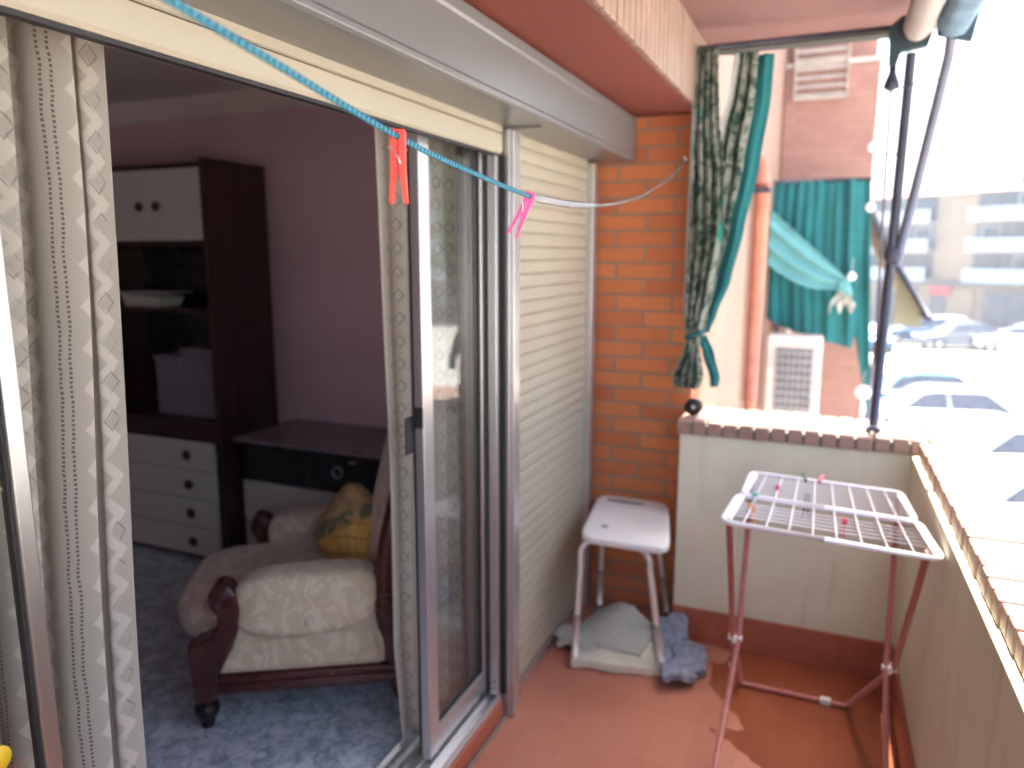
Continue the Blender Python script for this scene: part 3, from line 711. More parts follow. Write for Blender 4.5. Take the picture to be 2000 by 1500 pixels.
# seat and back
def fs(q):
    q.z += .012 * (1 - (q.x / .33) ** 2) + noise.noise(q * 6) * .006
    if q.y < -.2: q.y -= .035 * (1 - (q.x / .36) ** 2)
    return q
MB().sell((X(W / 2), .235, .325), (.300, .325, .080), 4, 44, 22, fs).build('seat_cushion', M['brocade_pink'], AC, local=True)
B(X(W - .06), X(.06), .02, .60, .185, .30).build('seat_base', M['brocade'], AC, local=True, bevel=.01)
def fb(q):
    q.y += .16 * (q.z / .35) * .5 + .05 * (q.x / .3) ** 2
    q.x *= 1 - .12 * (q.z / .35) ** 2 + (.05 if q.z > 0 else 0)
    return q
MB().sell((X(W / 2), .625, .70), (.285, .075, .31), 3, 36, 24, fb).build('back_cushion', M['brocade_pink'], AC, local=True)
MB().sell((X(W / 2), .690, .68), (.30, .03, .33), 4, 36, 20, lambda q: Vector((q.x, q.y + .08 * q.z / .33, q.z))).build('back_panel', M['brocade'], AC, local=True)
# brass nails along the near panel
mb = MB()
edge = [(.560, .203), (.055, .203)]; seg = []
for k in range(46): seg.append((.055 + (.505) * k / 45, .2035))
for k in range(26):
    s = k / 25; zz = .21 + .19 * s; seg.append((.060 + .020 * s + .060 * s ** 1.2 + .0 * s, zz))
for k in range(22):
    s = k / 21; zz = .21 + .17 * s; seg.append((.575 - .045 * s ** .7, zz))
for (yy, zz) in seg: mb.sell((X(.003), yy, zz), (.005, .0055, .0055), 2, 8, 6)
mb.build('nail_trim', M['brass'], AC, local=True)
# pillow (own thing, rests on the seat)
t = thing('pillow', 'mustard pillow quilted in diamonds with green leaves leaning in the corner of the armchair', 'pillow', (0, 0, 0))
A31 = radians(31); dv = Vector((cos(A31), sin(A31), 0)); nv_ = Vector((-sin(A31), cos(A31), 0))
pl = Vector((-1.77, 1.60, RF)) + nv_ * .34 + dv * .470 + Vector((0, 0, .510))
t.location = pl; t.rotation_euler = (radians(-16), radians(35), radians(31 - 90 + 38))
def fp(q):
    r = max(abs(q.x), abs(q.z)) / .19; q.y *= max(.12, 1 - r ** 2.2 * .85); q.y += noise.noise(q * 8) * .008; return q
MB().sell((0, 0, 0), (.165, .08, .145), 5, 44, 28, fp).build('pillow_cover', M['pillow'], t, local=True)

# ================================================================== CLOTHESLINE + PEGS
P = [(-.455, Y0 + .01, 2.02), (-.462, -.60, 1.93), (-.466, 0, 1.855), (-.467, .442, 1.786), (-.471, .762, 1.733), (-.478, 1.0, 1.7105), (-.486, 1.205, 1.697), (-.4865, 1.215, 1.6965)]
Q = [(-.4864, 1.212, 1.6966), (-.490, 1.30, 1.6965), (-.497, 1.45, 1.699), (-.503, 1.60, 1.706), (-.510, 1.75, 1.716), (-.520, 1.95, 1.736), (-.535, 2.25, 1.778), (-.553, 2.65, 1.858), (-.583, 3.12, 1.964), (-.586, 3.168, 1.976)]
def smooth(P, n=8):
    out = []
    V = [Vector(p) for p in P]
    for i in range(len(V) - 1):
        p0 = V[max(i - 1, 0)]; p1 = V[i]; p2 = V[i + 1]; p3 = V[min(i + 2, len(V) - 1)]
        for k in range(n):
            t_ = k / n
            out.append(.5 * ((2 * p1) + (-p0 + p2) * t_ + (2 * p0 - 5 * p1 + 4 * p2 - p3) * t_ ** 2 + (-p0 + 3 * p1 - 3 * p2 + p3) * t_ ** 3))
    out.append(V[-1]); return out
t = thing('clothesline', 'turquoise braided clothesline sagging across the view to the brick wall', 'clothesline', (-.48, 1.2, 1.7))
MB().tube(smooth(P), .0036, 12, uv=True).build('cord', M['rope'], t)
MB().tube(smooth(Q), [.0050 + .0028 * min(1, i / 4) if i < 26 else (.0064 if i < 28 else .0040) for i in range(len(smooth(Q)))], 10).build('clear_sheath', M['clear'], t)
MB().tube(smooth([(-.586, 3.168, 1.976), (-.588, 3.14, 1.978), (-.592, 3.13, 1.99)]), .003, 6).build('wall_hook', M['steel'], t)

def peg(name, label, mat, loc, rot, L=.082, group=None, simple=False):
    t = thing(name, label, 'clothes peg', loc, 0, group); t.rotation_euler = rot
    s = L / .082
    for sg in (-1, 1):
        # half: jaws on top (z=+), grips at the bottom (z=-). rocks apart at the bottom
        poly = [(.0004, .0075), (.0080, .0075), (.0088, .004), (.0086, -.020), (.0086, -.040), (.0108, -.073), (.0096, -.0755), (.0062, -.075), (.0030, -.050), (.0006, -.036), (.0006, -.005), (.0026, -.003), (.0030, .0), (.0022, .0030), (.0004, .0040)]
        poly = [(sg * a * s, b * s) for a, b in poly]
        MB().prism(poly, 'y', -.0052 * s, .0052 * s).build('half', mat, t, local=True, bevel=.0007 * s)
    if not simple:
        sp = [(.0100, .0058, -.013), (.0088, .0062, -.012), (.0040, .0066, -.016), (-.0015, .0068, -.026)]
        for k in range(22):
            a = k / 21 * 2.0 * 2 * pi; sp.append((.0 + .0030 * cos(a + pi * .8), .0068 - .0006 * k, -.030 + .0030 * sin(a + pi * .8)))
        sp += [(-.0015, -.0066, -.026), (-.0060, -.0066, -.016), (-.0100, -.0058, -.013)]
        sp = [(a * s, b * s, c_ * s) for a, b, c_ in sp]
        MB().tube(sp, .0011 * s, 6).build('spring', M['steel'], t, local=True)
    return t
peg('clothes_peg', 'orange red clothes peg, the nearer one on the turquoise line', M['peg_red'], (-.4705, .762, 1.733), (radians(3), 0, radians(22 + 180)), .082, 'pegs on the clothesline')
peg('clothes_peg', 'magenta pink clothes peg hanging askew at the end of the blue cord', M['peg_pink'], (-.4860, 1.205, 1.697), (radians(4), radians(25), radians(24)), .080, 'pegs on the clothesline')

# ================================================================== STOOL
t = thing('shower_stool', 'white plastic stool on splayed metal legs against the brick wall', 'stool', (-.72, 2.87, 0))
sx0, sx1, sy0, sy1 = -.885, -.560, 2.615, 3.135
def fst(q):
    wx = 1 - .12 * (q.y / .26); q.x *= wx if q.x > 0 else 1 + .0 * q.y
    q.x -= .045 * (q.y / .26) * .8
    if q.z > 0: q.z -= .008 * (1 - (q.x / .2) ** 2) * (1 - (q.y / .28) ** 2)
    return q
MB().sell((-.712, 2.870, .515), (.168, .262, .020), 7, 60, 20, fst).build('seat', M['white_plastic'], t)
mb = MB(); mb.sell((-.775, 3.055, .5335), (.085, .014, .0025), 3, 24, 8); mb.build('hand_slot', M['rubber'], t)
MB().sell((-.775, 2.735, .5325), (.014, .012, .0022), 2, 14, 8).build('drain_hole', M['rubber'], t)
legs = [((-.845, 2.665), (-.842, 2.575)), ((-.590, 2.680), (-.505, 2.640)), ((-.870, 3.05), (-.885, 3.06)), ((-.650, 3.07), (-.580, 3.11))]
for (tx, ty), (bx, by) in legs:
    a = Vector((tx, ty, .49)); b = Vector((bx, by, .0)); mid = a.lerp(b, .42)
    inn = Vector((-.735, ty + (2.87 - ty) * .25, .492))
    l = MB().tube(smooth([inn, a.lerp(inn, .35), a + (b - a) * .07, a.lerp(b, .2), mid, a.lerp(b, .62)], 5), .0125, 12).build('leg', M['leg_alu'], t)
    MB().tube([a.lerp(b, .60), a.lerp(b, .96)], .0145, 12).build('leg_extension', M['leg_alu'], l)
    MB().tube([a.lerp(b, .595), a.lerp(b, .615)], .0158, 12).build('collar', M['rubber'], l)
    MB().tube([a.lerp(b, .93), a.lerp(b, .997)], [.0165, .019], 12).build('rubber_tip', M['rubber'], l)

# ================================================================== CUSHION + TOWEL under the stool
t = thing('floor_mat', 'folded pale grey and cream mat lying under the white stool', 'mat', (-.75, 2.8, 0))
def sheet(poly, h, seed, edge=.035, nz=.02, n=46):
    """a lumpy closed pillow-like slab over a convex-ish polygon, radial grid"""
    c = sum((Vector(p) for p in poly), Vector((0, 0))) / len(poly)
    # resample outline with smoothing
    V = [Vector((*p, 0)) for p in poly]; out = []
    m = len(V)
    for i in range(m):
        p0, p1, p2, p3 = V[i - 1], V[i], V[(i + 1) % m], V[(i + 2) % m]
        for k in range(8):
            s = k / 8; out.append(.5 * ((2 * p1) + (-p0 + p2) * s + (2 * p0 - 5 * p1 + 4 * p2 - p3) * s * s + (-p0 + 3 * p1 - 3 * p2 + p3) * s ** 3))
    return c, out
def slab(mb, poly, z0, hf, seed=0, rings=14):
    c, out = sheet(poly, 0, 0); N = len(out); C = Vector((c.x, c.y, 0))
    top = []
    for r in range(rings + 1):
        f = r / rings; row = []
        for p in out:
            q = C.lerp(p, f); e = (1 - f ** 5) ** .5 if f < 1 else 0
            hh = hf(q.x, q.y) * (.12 + .88 * e) + noise.noise(Vector((q.x * 7 + seed, q.y * 7, 0))) * .012 * e + noise.noise(Vector((q.x * 25 + seed, q.y * 25, 0))) * .003 * e
            row.append(mb.bm.verts.new((q.x, q.y, z0 + max(.004, hh))))
        top.append(row)
    bot = [mb.bm.verts.new((C.lerp(p, .985).x, C.lerp(p, .985).y, z0)) for p in out]
    for r in range(rings):
        for k in range(N):
            if r == 0 and False: continue
            f = mb.bm.faces.new([top[r][k], top[r + 1][k], top[r + 1][(k + 1) % N], top[r][(k + 1) % N]]); f.smooth = True
    for k in range(N):
        f = mb.bm.faces.new([top[-1][k], bot[k], bot[(k + 1) % N], top[-1][(k + 1) % N]]); f.smooth = True
    mb.bm.faces.new(bot)
    bmesh.ops.remove_doubles(mb.bm, verts=mb.bm.verts[:], dist=1e-5)
    bmesh.ops.recalc_face_normals(mb.bm, faces=mb.bm.faces[:])
def cloth_sheet(t, name, mat, outline, base, hf, thick, seed, crease=.006, n=40):
    # a folded cloth: polygon quad patch (4 corners, bilinear) with folds, thickness and a visible doubled edge
    c = [Vector((*p, 0)) for p in outline]
    def fn(u, v):
        p = c[0].lerp(c[1], u).lerp(c[3].lerp(c[2], u), v)
        e = .012 * noise.noise(Vector((u * 3 + seed, v * 3, 1)))
        p.x += e; p.y += .012 * noise.noise(Vector((u * 3, v * 3 + seed, 5)))
        h = base + hf(u, v) + crease * (abs(noise.noise(Vector((u * 4 + seed, v * 7, 2)))) * 2 + noise.noise(Vector((u * 12, v * 12, seed))) * .5)
        return (p.x, p.y, h)
    o = MB().grid(fn, n, n).build(name, mat, t, solid=thick)
    m = o.modifiers.new('soft', 'BEVEL'); m.width = thick * .42; m.segments = 3; m.limit_method = 'ANGLE'; m.angle_limit = radians(50)
    return o
cloth_sheet(t, 'cream_layer', M['cream_cloth'], [(-.845, 2.545), (-.50, 2.625), (-.52, 2.86), (-.86, 2.90)], .021, lambda u, v: .004 * sin(u * 5) + .008 * v, .036, 3, .003)
cloth_sheet(t, 'grey_layer', M['grey_cloth'], [(-.945, 2.655), (-.60, 2.665), (-.58, 2.90), (-.85, 2.99)], .046, lambda u, v: .058 * math.exp(-((u - .45) ** 2) / .10) * v ** 1.5 + .012 * (1 - v) * sin(pi * u) - .020 * max(0, .25 - u) * 4 * (1 - v * .3), .022, 9, .005)
cloth_sheet(t, 'turned_edge', M['grey_cloth'], [(-.975, 2.72), (-.80, 2.60), (-.76, 2.66), (-.93, 2.80)], .030, lambda u, v: .018 * sin(pi * v), .024, 14, .006)
t = thing('towel', 'crumpled blue grey towel on the floor at the right foot of the stool', 'towel', (-.46, 2.75, 0))
cloth_sheet(t, 'terry_cloth', M['blue_towel'], [(-.475, 2.535), (-.375, 2.60), (-.485, 2.975), (-.60, 2.88)], .022, lambda u, v: .020 + .065 * max(0, v - .55) * 2.0 + .010 * sin(u * 5 + v * 3) + .004 * sin(v * 15 + u * 3), .026, 21, .008, 60)
cloth_sheet(t, 'folded_side', M['blue_towel'], [(-.46, 2.60), (-.352, 2.68), (-.385, 2.86), (-.50, 2.86)], .020, lambda u, v: .018 * sin(pi * v) + .016 * (1 - u), .030, 27, .007, 44)

# ================================================================== DRYING RACK
t = RK = thing('drying_rack', 'folding clothes airer with white wire top and dusty red crossed legs', 'drying rack', (0, 2.4, 0))
def rr(pts, r, mat, name, seg=10, par=None, sm=4): return MB().tube(smooth(pts, sm), r, seg).build(name, M[mat], par or RK)
ZT = .835
# near wing frame: rounded U, slightly drooping front
NL, NR, FL, FR = Vector((-.257, 2.135, .834)), Vector((.303, 2.075, .832)), Vector((-.222, 2.630, .845)), Vector((.243, 2.585, .845))
ML, MR = FL.lerp(NL, .50), FR.lerp(NR, .50)
def corner(a, b, c_, r=.035, n=6):
    p = b + (a - b).normalized() * r; q = b + (c_ - b).normalized() * r
    return [p.lerp(b, k / n).lerp(b.lerp(q, k / n), k / n) for k in range(n + 1)]
def loop(A_, B_, C_, D_):
    pts = [A_.lerp(B_, .5)] + corner(A_, B_, C_) + corner(B_, C_, D_) + corner(C_, D_, A_) + corner(D_, A_, B_) + [A_.lerp(B_, .5)]
    return pts
wing_n = MB().tube(loop(NL, NR, MR, ML), .0078, 10).build('near_wing', M['white_metal'], RK)
up = Vector((0, 0, .004))
wing_f = MB().tube(loop(ML + up + Vector((.012, 0, 0)), MR + up - Vector((.008, 0, 0)), FR + up, FL + up), .0065, 10).build('far_wing', M['white_metal'], RK)
# broad side strips
for (a, b) in ((NL, FL), (NR, FR)):
    off = Vector((.016 if a is NL else -.014, 0, 0)); q = MB()
    w2 = .010 if a is NL else .005
    pts = [a.lerp(b, .04) + off, a.lerp(b, .96) + off]
    q.hexa([pts[0] + Vector((-w2, 0, -.004)), pts[0] + Vector((w2, 0, -.004)), pts[1] + Vector((w2, 0, -.004)), pts[1] + Vector((-w2, 0, -.004)), pts[0] + Vector((-w2, 0, .006)), pts[0] + Vector((w2, 0, .006)), pts[1] + Vector((w2, 0, .006)), pts[1] + Vector((-w2, 0, .006))])
    q.build('side_strip', M['white_plastic'], RK, bevel=.002)
mb = MB(); nW = 9
for k in range(1, nW):
    s = k / nW
    a = NL.lerp(NR, s); b = ML.lerp(MR, s); c2 = FL.lerp(FR, s)
    mb.tube([a + Vector((0, 0, .002)), a.lerp(b, .5) + Vector((.004 * (s - .5), 0, -.004)), b], .0026, 6)
for k in range(1, 6):
    s = .30 + k * .115
    a = NL.lerp(ML, s); b = NR.lerp(MR, s); mb.tube([a - Vector((0, 0, .012)), b - Vector((0, 0, .012))], .0022, 6)
mb.build('near_wires', M['white_metal'], wing_n)
mb = MB()
for k in range(1, nW):
    s = k / nW; b = ML.lerp(MR, s); c2 = FL.lerp(FR, s); mb.tube([b + up, c2 + up], .0024, 6)
for k in range(1, 9):
    s = k / 9; a = ML.lerp(FL, s); b = MR.lerp(FR, s); mb.tube([a + up * .4, b + up * .4], .002, 6)
mb.build('far_wires', M['white_metal'], wing_f)
JL, JR = Vector((-.222, 2.385, .35)), Vector((.236, 2.38, .35))
def leg(a, j, f, name='leg'): return MB().tube([a, a.lerp(j, .97), j, f], .0095, 10).build(name, M['pink_tube'], RK)
leg(Vector((-.238, 2.17, .83)), JL + Vector((-.008, 0, 0)), Vector((-.222, 2.675, .03)))
leg(Vector((.275, 2.13, .83)), JR + Vector((.010, 0, 0)), Vector((.150, 2.675, .03)))
leg(Vector((-.215, 2.60, .835)), JL + Vector((.010, 0, 0)), Vector((-.240, 2.120, .011)))
leg(Vector((.232, 2.56, .835)), JR + Vector((-.010, 0, 0)), Vector((.236, 2.120, .011)))
MB().tube(smooth([(-.222, 2.675, .03), (-.219, 2.688, .014), (-.19, 2.692, .011), (-.05, 2.692, .011), (.12, 2.690, .011), (.145, 2.686, .015), (.150, 2.675, .03)], 4), .0095, 10).build('foot_bar', M['pink_tube'], RK)
MB().tube([(-.240, 2.120, .011), (.236, 2.120, .011)], .0095, 10).build('foot_bar', M['pink_tube'], RK)
mb = MB()
for j in (JL, JR):
    jj = MB(); jj.tube([j + Vector((-.022, 0, 0)), j + Vector((.022, 0, 0))], .010, 10); jj.box(j.x - .006, j.x + .006, j.y - .018, j.y + .018, j.z - .014, j.z + .012); jj.build('joint', M['white_plastic'], RK, bevel=.002)
    jj = MB(); jj.sell((j.x - .004, j.y - .045, j.z - .075), (.008, .008, .008), 2, 10, 8); jj.build('rivet', M['white_plastic'], RK)
MB().box(.055, .090, 2.679, 2.704, .001, .023).build('foot_clip', M['white_plastic'], RK, bevel=.003)
# pegs on the airer
def rp(label, mat, p, rot, L=.07, g='pegs left on the drying rack'): peg('clothes_peg', label, M[mat], p, rot, L, g, True)
rp('teal peg clipped near the left end of the airer', 'peg_teal', (-.185, 2.375, .852), (radians(15), radians(8), radians(20)))
rp('orange peg hanging on the front left wires of the airer', 'peg_orange', (-.187, 2.285, .845), (radians(-5), radians(-15), radians(10)))
rp('rose peg on the far wing of the airer, left half', 'peg_rose', (-.125, 2.47, .86), (0, 0, radians(30)), .05)
rp('rose peg hanging through the middle front wires of the airer', 'peg_rose', (.075, 2.275, .838), (radians(8), radians(5), radians(15)), .06)
rp('dark green peg lying on the far edge of the airer', 'peg_green', (-.045, 2.608, .848), (radians(85), radians(82), radians(4)), .07)
rp('dull red peg lying on the far edge of the airer beside the green one', 'peg_rose', (.0, 2.608, .850), (radians(85), radians(-84), radians(-4)), .07)
rp('black peg hanging under the middle of the airer', 'peg_green', (-.035, 2.46, .84), (0, 0, radians(5)), .08)

# ================================================================== PATTERNED CURTAIN
t = thing('patterned_curtain', 'green leaf patterned curtain with teal lining, gathered and tied beside the brick wall', 'curtain', (-.45, 3.1, 1.05))
def lerp(a, b, s): return a + (b - a) * s
def prof_x(z, tab):
    for (z0, x0), (z1, x1) in zip(tab, tab[1:]):
        if z <= z0 and z >= z1:
            s = (z0 - z) / (z0 - z1); s = s * s * (3 - 2 * s) * .5 + s * .5
            return lerp(x0, x1, s)
    return tab[-1][1]
def gathered(name, mat, left, right, nf, amp, y, zt, zb, seed, solid=.002, uscale=1.0, nu=90, nz=90):
    def fn(u, v):
        z = lerp(zt, zb, v); a = prof_x(z, left); b = prof_x(z, right)
        w_ = b - a
        x = lerp(a, b, u) + .006 * sin(2 * pi * (u * nf * 2 + seed))
        yy = y + min(amp, w_ * .22) * sin(2 * pi * (u * nf + seed + .12 * sin(v * 6))) + .004 * noise.noise(Vector((u * 8, v * 9, seed)))
        return (x, yy, z)
    return MB().grid(fn, nu, nz, lambda u, v: (u * uscale, v * (zt - zb))).build(name, M[mat], t, solid=solid)
LT = [(2.375, -.548), (2.2, -.552), (1.9, -.556), (1.7, -.560), (1.4, -.560), (1.29, -.545), (1.24, -.54), (1.10, -.60), (1.055, -.585)]
L1 = [(2.375, -.470), (2.25, -.462), (2.12, -.452), (1.9, -.42), (1.7, -.415), (1.45, -.45), (1.29, -.485), (1.24, -.49), (1.10, -.47), (1.055, -.485)]
gathered('left_fall', 'leafy', LT, L1, 4.2, .022, 3.055, 2.375, 1.055, .2, uscale=.26)
R0 = [(2.355, -.40), (2.20, -.415), (2.08, -.445), (2.0, -.455), (1.7, -.455), (1.4, -.485), (1.29, -.50)]
R1 = [(2.355, -.325), (2.2, -.330), (1.95, -.360), (1.7, -.400), (1.5, -.44), (1.36, -.465), (1.29, -.475)]
gathered('right_fall', 'leafy', R0, R1, 2.3, .020, 3.085, 2.360, 1.285, .6, uscale=.22)
T0 = [(2.345, -.345), (2.2, -.35), (1.95, -.385), (1.7, -.43), (1.5, -.465), (1.36, -.475), (1.29, -.485)]
T1 = [(2.345, -.268), (2.2, -.272), (1.95, -.300), (1.7, -.345), (1.5, -.385), (1.36, -.435), (1.29, -.46)]
gathered('lining', 'teal_cloth', T0, T1, 1.0, .012, 3.110, 2.345, 1.285, .1, nu=30)
F0_ = [(1.275, -.495), (1.2, -.478), (1.10, -.445), (1.07, -.44)]
F1_ = [(1.275, -.468), (1.2, -.435), (1.10, -.408), (1.07, -.415)]
gathered('lining_tail', 'teal_cloth', F0_, F1_, 1.0, .008, 3.075, 1.275, 1.065, .3, nu=20, nz=20)
MB().tube([(-.508 + .036 * cos(a), 3.068 + .034 * sin(a), 1.277 + .012 * cos(a)) for a in [2 * pi * k / 24 for k in range(25)]], .008, 8).build('tie', M['teal_cloth'], t)
t = thing('curtain_rod', 'dark grey rod under the slab edge carrying the patterned curtain', 'curtain rod', (-.2, 3.1, 2.39))
MB().tube([(-.545, 3.10, 2.388), (.15, 3.10, 2.388)], .008, 10).build('rod', M['gunmetal'], t)
for x in (-.52, -.475, -.395, -.355, -.315, -.28):
    MB().tube([(x, 3.10 + .012 * cos(a), 2.382 + .014 * sin(a)) for a in [2 * pi * k / 14 for k in range(15)]], .002, 6).build('ring', M['gunmetal'], t)
t = thing('cord_reel', 'small black cord reel with a pale hub on the parapet corner under the curtain', 'reel', (-.50, 3.06, .94))
MB().lathe([(.010, -.014), (.036, -.013), (.036, -.008), (.024, -.006), (.024, .006), (.036, .008), (.036, .013), (.010, .014)], (-.50, 3.06, .980), 'y', 22).build('drum', M['black_plastic'], t)
MB().sell((-.50, 3.045, .980), (.007, .003, .007), 2, 12, 8).build('hub', M['white_plastic'], t)
MB().tube([(-.50, 3.08, .98), (-.485, 3.085, 1.15), (-.49, 3.08, 1.26)], .002, 6).build('cord', M['black_plastic'], t)

# ================================================================== AWNING OF THIS BALCONY
t = thing('awning', 'rolled awning with folding arms and posts at the outer corner of the balcony', 'awning', (.2, 3.0, 2.3))
MB().tube([(.205, Y0, 2.345), (.198, 2.93, 2.345)], .046, 20).build('roller', M['roller'], t)
MB().tube([(.198, 2.932, 2.345), (.198, 2.975, 2.345)], .040, 20).build('roller_cap', M['roller'], t)
q = MB(); q.prism([(.110, 2.36), (.150, 2.395), (.235, 2.395), (.245, 2.33), (.235, 2.290), (.155, 2.280), (.145, 2.24), (.120, 2.24), (.118, 2.31)], 'y', 2.985, 3.02); q.build('end_bracket', M['teal_metal'], t, bevel=.004)
# folded fabric hanging beside the roller
def ff(u, v):
    y = lerp(Y0, 2.93, v); a = u * 2 * pi
    r = 1 + .18 * noise.noise(Vector((cos(a) * 2, sin(a) * 2, y * 1.4)))
    return (.300 + .050 * cos(a) * r, y, 2.345 + .050 * sin(a) * r)
MB().grid(ff, 26, 60).build('folded_cloth', M['awn_cloth'], t)
MB().tube([(.325, Y0, 2.345), (.330, 2.60, 2.35)], .018, 12).build('front_bar', M['roller'], t)
q = MB(); q.hexa([(.255, 2.93, 2.31), (.355, 2.93, 2.28), (.355, 2.96, 2.28), (.255, 2.96, 2.31), (.250, 2.93, 2.40), (.375, 2.93, 2.40), (.375, 2.96, 2.40), (.250, 2.96, 2.40)]); q.build('elbow_plate', M['teal_metal'], t, bevel=.003)
MB().tube([(.300, 2.96, 2.35), (.298, 2.98, 2.25), (.250, 3.02, 1.90), (.200, 3.05, 1.56)], .0165, 12).build('arm', M['grey_metal'], t)
MB().tube([(.190, 3.045, 2.285), (.181, 3.05, 1.50), (.172, 3.055, .965)], .0165, 12).build('post', M['gunmetal'], t)
q = MB(); q.box(.145, .198, 3.03, 3.08, .945, .958); q.build('post_foot', M['gunmetal'], t, bevel=.002)
MB().sell((.185, 3.045, 1.60), (.028, .022, .030), 3, 16, 12).build('joint', M['gunmetal'], t)
MB().lathe([(.010, .0), (.012, -.05), (.024, -.085), (.026, -.10), (.008, -.112)], (.136, 3.04, 2.275), 'z', 14).build('crank_cup', M['gunmetal'], t)
MB().tube([(.136, 3.04, 2.17), (.140, 3.045, 1.9), (.150, 3.05, 1.5), (.160, 3.06, 1.2)], .0045, 8).build('crank_rod', M['grey_metal'], t)
MB().tube([(.138, 3.045, 2.17), (.285, 3.0, 2.185)], .003, 6).build('stay_wire', M['gunmetal'], t)
MB().tube([(.140, 3.045, 1.95), (.20, 3.045, 1.95)], .003, 6).build('stay_wire', M['gunmetal'], t)

# ================================================================== NEIGHBOURING BAY OF THE BUILDING
GZ = -3.5; NY = 7.5
t = NB = thing('apartment_block', 'next bay of the brick apartment building with peach facade strip', 'building', (-2, 7, GZ))
B(-5.9, -.535, 3.425, 13.5, GZ, 14).build('facade', M['peach'], t)
B(-.53, .245, NY, 11.5, 2.27, 3.25).build('upper_parapet', M['pink_brick'], t, bevel=.01)
B(-.53, .26, NY - .01, 11.5, 3.252, 3.29).build('upper_coping', M['ac_white'], t, bevel=.005)
B(-.53, .31, NY + .005, 11.5, GZ, .96).build('lower_parapet', M['pink_brick'], t, bevel=.01)
B(-.53, .33, NY - .01, 11.5, .962, 1.0).build('lower_coping', M['tile'], t, bevel=.005)
B(-.53, .22, NY + .35, 11.5, 1.0, 2.268).build('enclosure', M['peach'], t)
B(-.53, .22, NY + .35, 11.5, 3.30, 14).build('upper_enclosure', M['pink_brick'], t)
B(-.53, .24, NY + .1, NY + .34, 4.9, 5.8).build('second_parapet', M['pink_brick'], t)
mb = MB(); mb.box(-.45, -.02, NY + .02, NY + .06, 3.0, 3.9); z = 3.0
t = thing('louvre', 'beige slatted louvre on the storey above the pink brick parapet', 'louvre', (-.25, NY - .06, 3.0))
mb = MB()
z = 2.98
while z < 3.95:
    mb.prism([(NY - .05, z), (NY - .02, z + .045), (NY - .012, z + .045), (NY - .042, z)], 'x', -.44, -.02); z += .075
mb.build('slats', M['beige_slat'], t)
MB().box(-.455, -.441, NY - .055, NY - .012, 2.96, 3.97).box(-.019, -.005, NY - .055, NY - .012, 2.96, 3.97).box(-.441, -.019, NY - .055, NY - .012, 2.96, 2.975).build('frame', M['beige_slat'], t)
# drain pipe on the peach facade
t = thing('drainpipe', 'terracotta coloured downpipe on the peach facade with a dark bracket', 'pipe', (-.475, 5.2, .44))
MB().tube([(-.475, 5.2, 2.05), (-.475, 5.2, .62)], .048, 16).build('pipe', M['pipe_red'], t)
MB().tube([(-.485, 5.2, 2.22), (-.478, 5.2, 2.12), (-.475, 5.2, 2.051)], [.03, .045, .055], 14).build('hopper', M['pipe_red'], t)
MB().box(-.529, -.42, 5.13, 5.27, 1.99, 2.02).build('bracket', M['gunmetal'], t)
MB().tube([(-.475, 5.2, .62), (-.47, 5.2, .50), (-.51, 5.2, .44)], .042, 12).build('shoe', M['pipe_red'], t)
t = thing('cable_duct', 'slim dark duct between the downpipe and the air conditioner', 'duct', (-.45, 7.0, .5))
MB().tube([(-.455, 7.1, 1.15), (-.450, 7.1, .85), (-.455, 7.1, .25), (-.50, 7.1, .12)], .025, 10).build('duct', M['gunmetal'], t)
MB().tube([(-.38, 7.30, 1.10), (-.38, 7.30, .95), (-.38, 7.36, .88)], .04, 10).build('elbow', M['ac_white'], t)
# air conditioner
t = thing('air_conditioner', 'beige air conditioner outdoor unit with dark grille mounted on the brick parapet end', 'air conditioner', (-.26, 6.6, .22))
AY = 6.45
B(-.475, -.055, AY, AY + .30, .26, .935).build('case', M['ac_white'], t, bevel=.012)
B(-.405, -.115, AY - .008, AY - .0005, .32, .845).build('grille_panel', M['ac_dark'], t)
mb = MB()
for k in range(7): mb.box(-.395 + k * .044, -.391 + k * .044, AY - .016, AY - .0085, .33, .835)
for k in range(8): mb.box(-.40, -.12, AY - .021, AY - .0165, .34 + k * .066, .346 + k * .066)
mb.build('guard', M['ac_white'], t)
for bx in (-.42, -.15): B(bx, bx + .04, AY + .05, NY + .003, .22, .258).build('bracket', M['gunmetal'], t)
# teal cloths
t = thing('teal_drape', 'teal sun cloth hanging across the neighbouring balcony opening', 'sun cloth', (-.1, 7.4, .8))
def fdr(u, v):
    xr = lerp(.215, .33, min(1, v * 1.2)); x = lerp(-.53, xr, u)
    zb = 1.06 - .28 * u ** .7 + (.10 if u > .82 else 0) - (.65 * max(0, (u - .84) / .16))
    z = lerp(2.205, zb, v)
    return (x, 6.85 + .022 * sin(u * 27 + v * 2.2 + 1.6 * sin(u * 9)) * (.2 + u) + .012 * sin(u * 61 + 2 * sin(v * 3)) + .03 * noise.noise(Vector((u * 5, v * 4, 0))), z)
MB().grid(fdr, 90, 40).build('cloth', M['teal_cloth'], t, solid=.003)
MB().tube([(-.53, 6.85, 2.202), (.23, 6.85, 2.202)], .014, 8).build('rod', M['gunmetal'], t)
t = thing('pale_drape', 'paler teal cloth pulled diagonally over the darker drape to a knot', 'sun cloth', (-.2, 7.2, 1.3))
def fdp(u, v):
    a0 = Vector((-.53, 6.70, 1.97)); a1 = Vector((-.53, 6.70, 1.52)); k = Vector((.09, 6.72, 1.41)); k2 = Vector((.09, 6.72, 1.33))
    p = a0.lerp(a1, v); q = k.lerp(k2, v); r = p.lerp(q, u)
    r.z -= .09 * sin(pi * u) * v; r.y += .025 * sin(v * 17) * (1 - u * .5)
    return r
MB().grid(fdp, 50, 30).build('cloth', M['teal_cloth_light'], t, solid=.003)
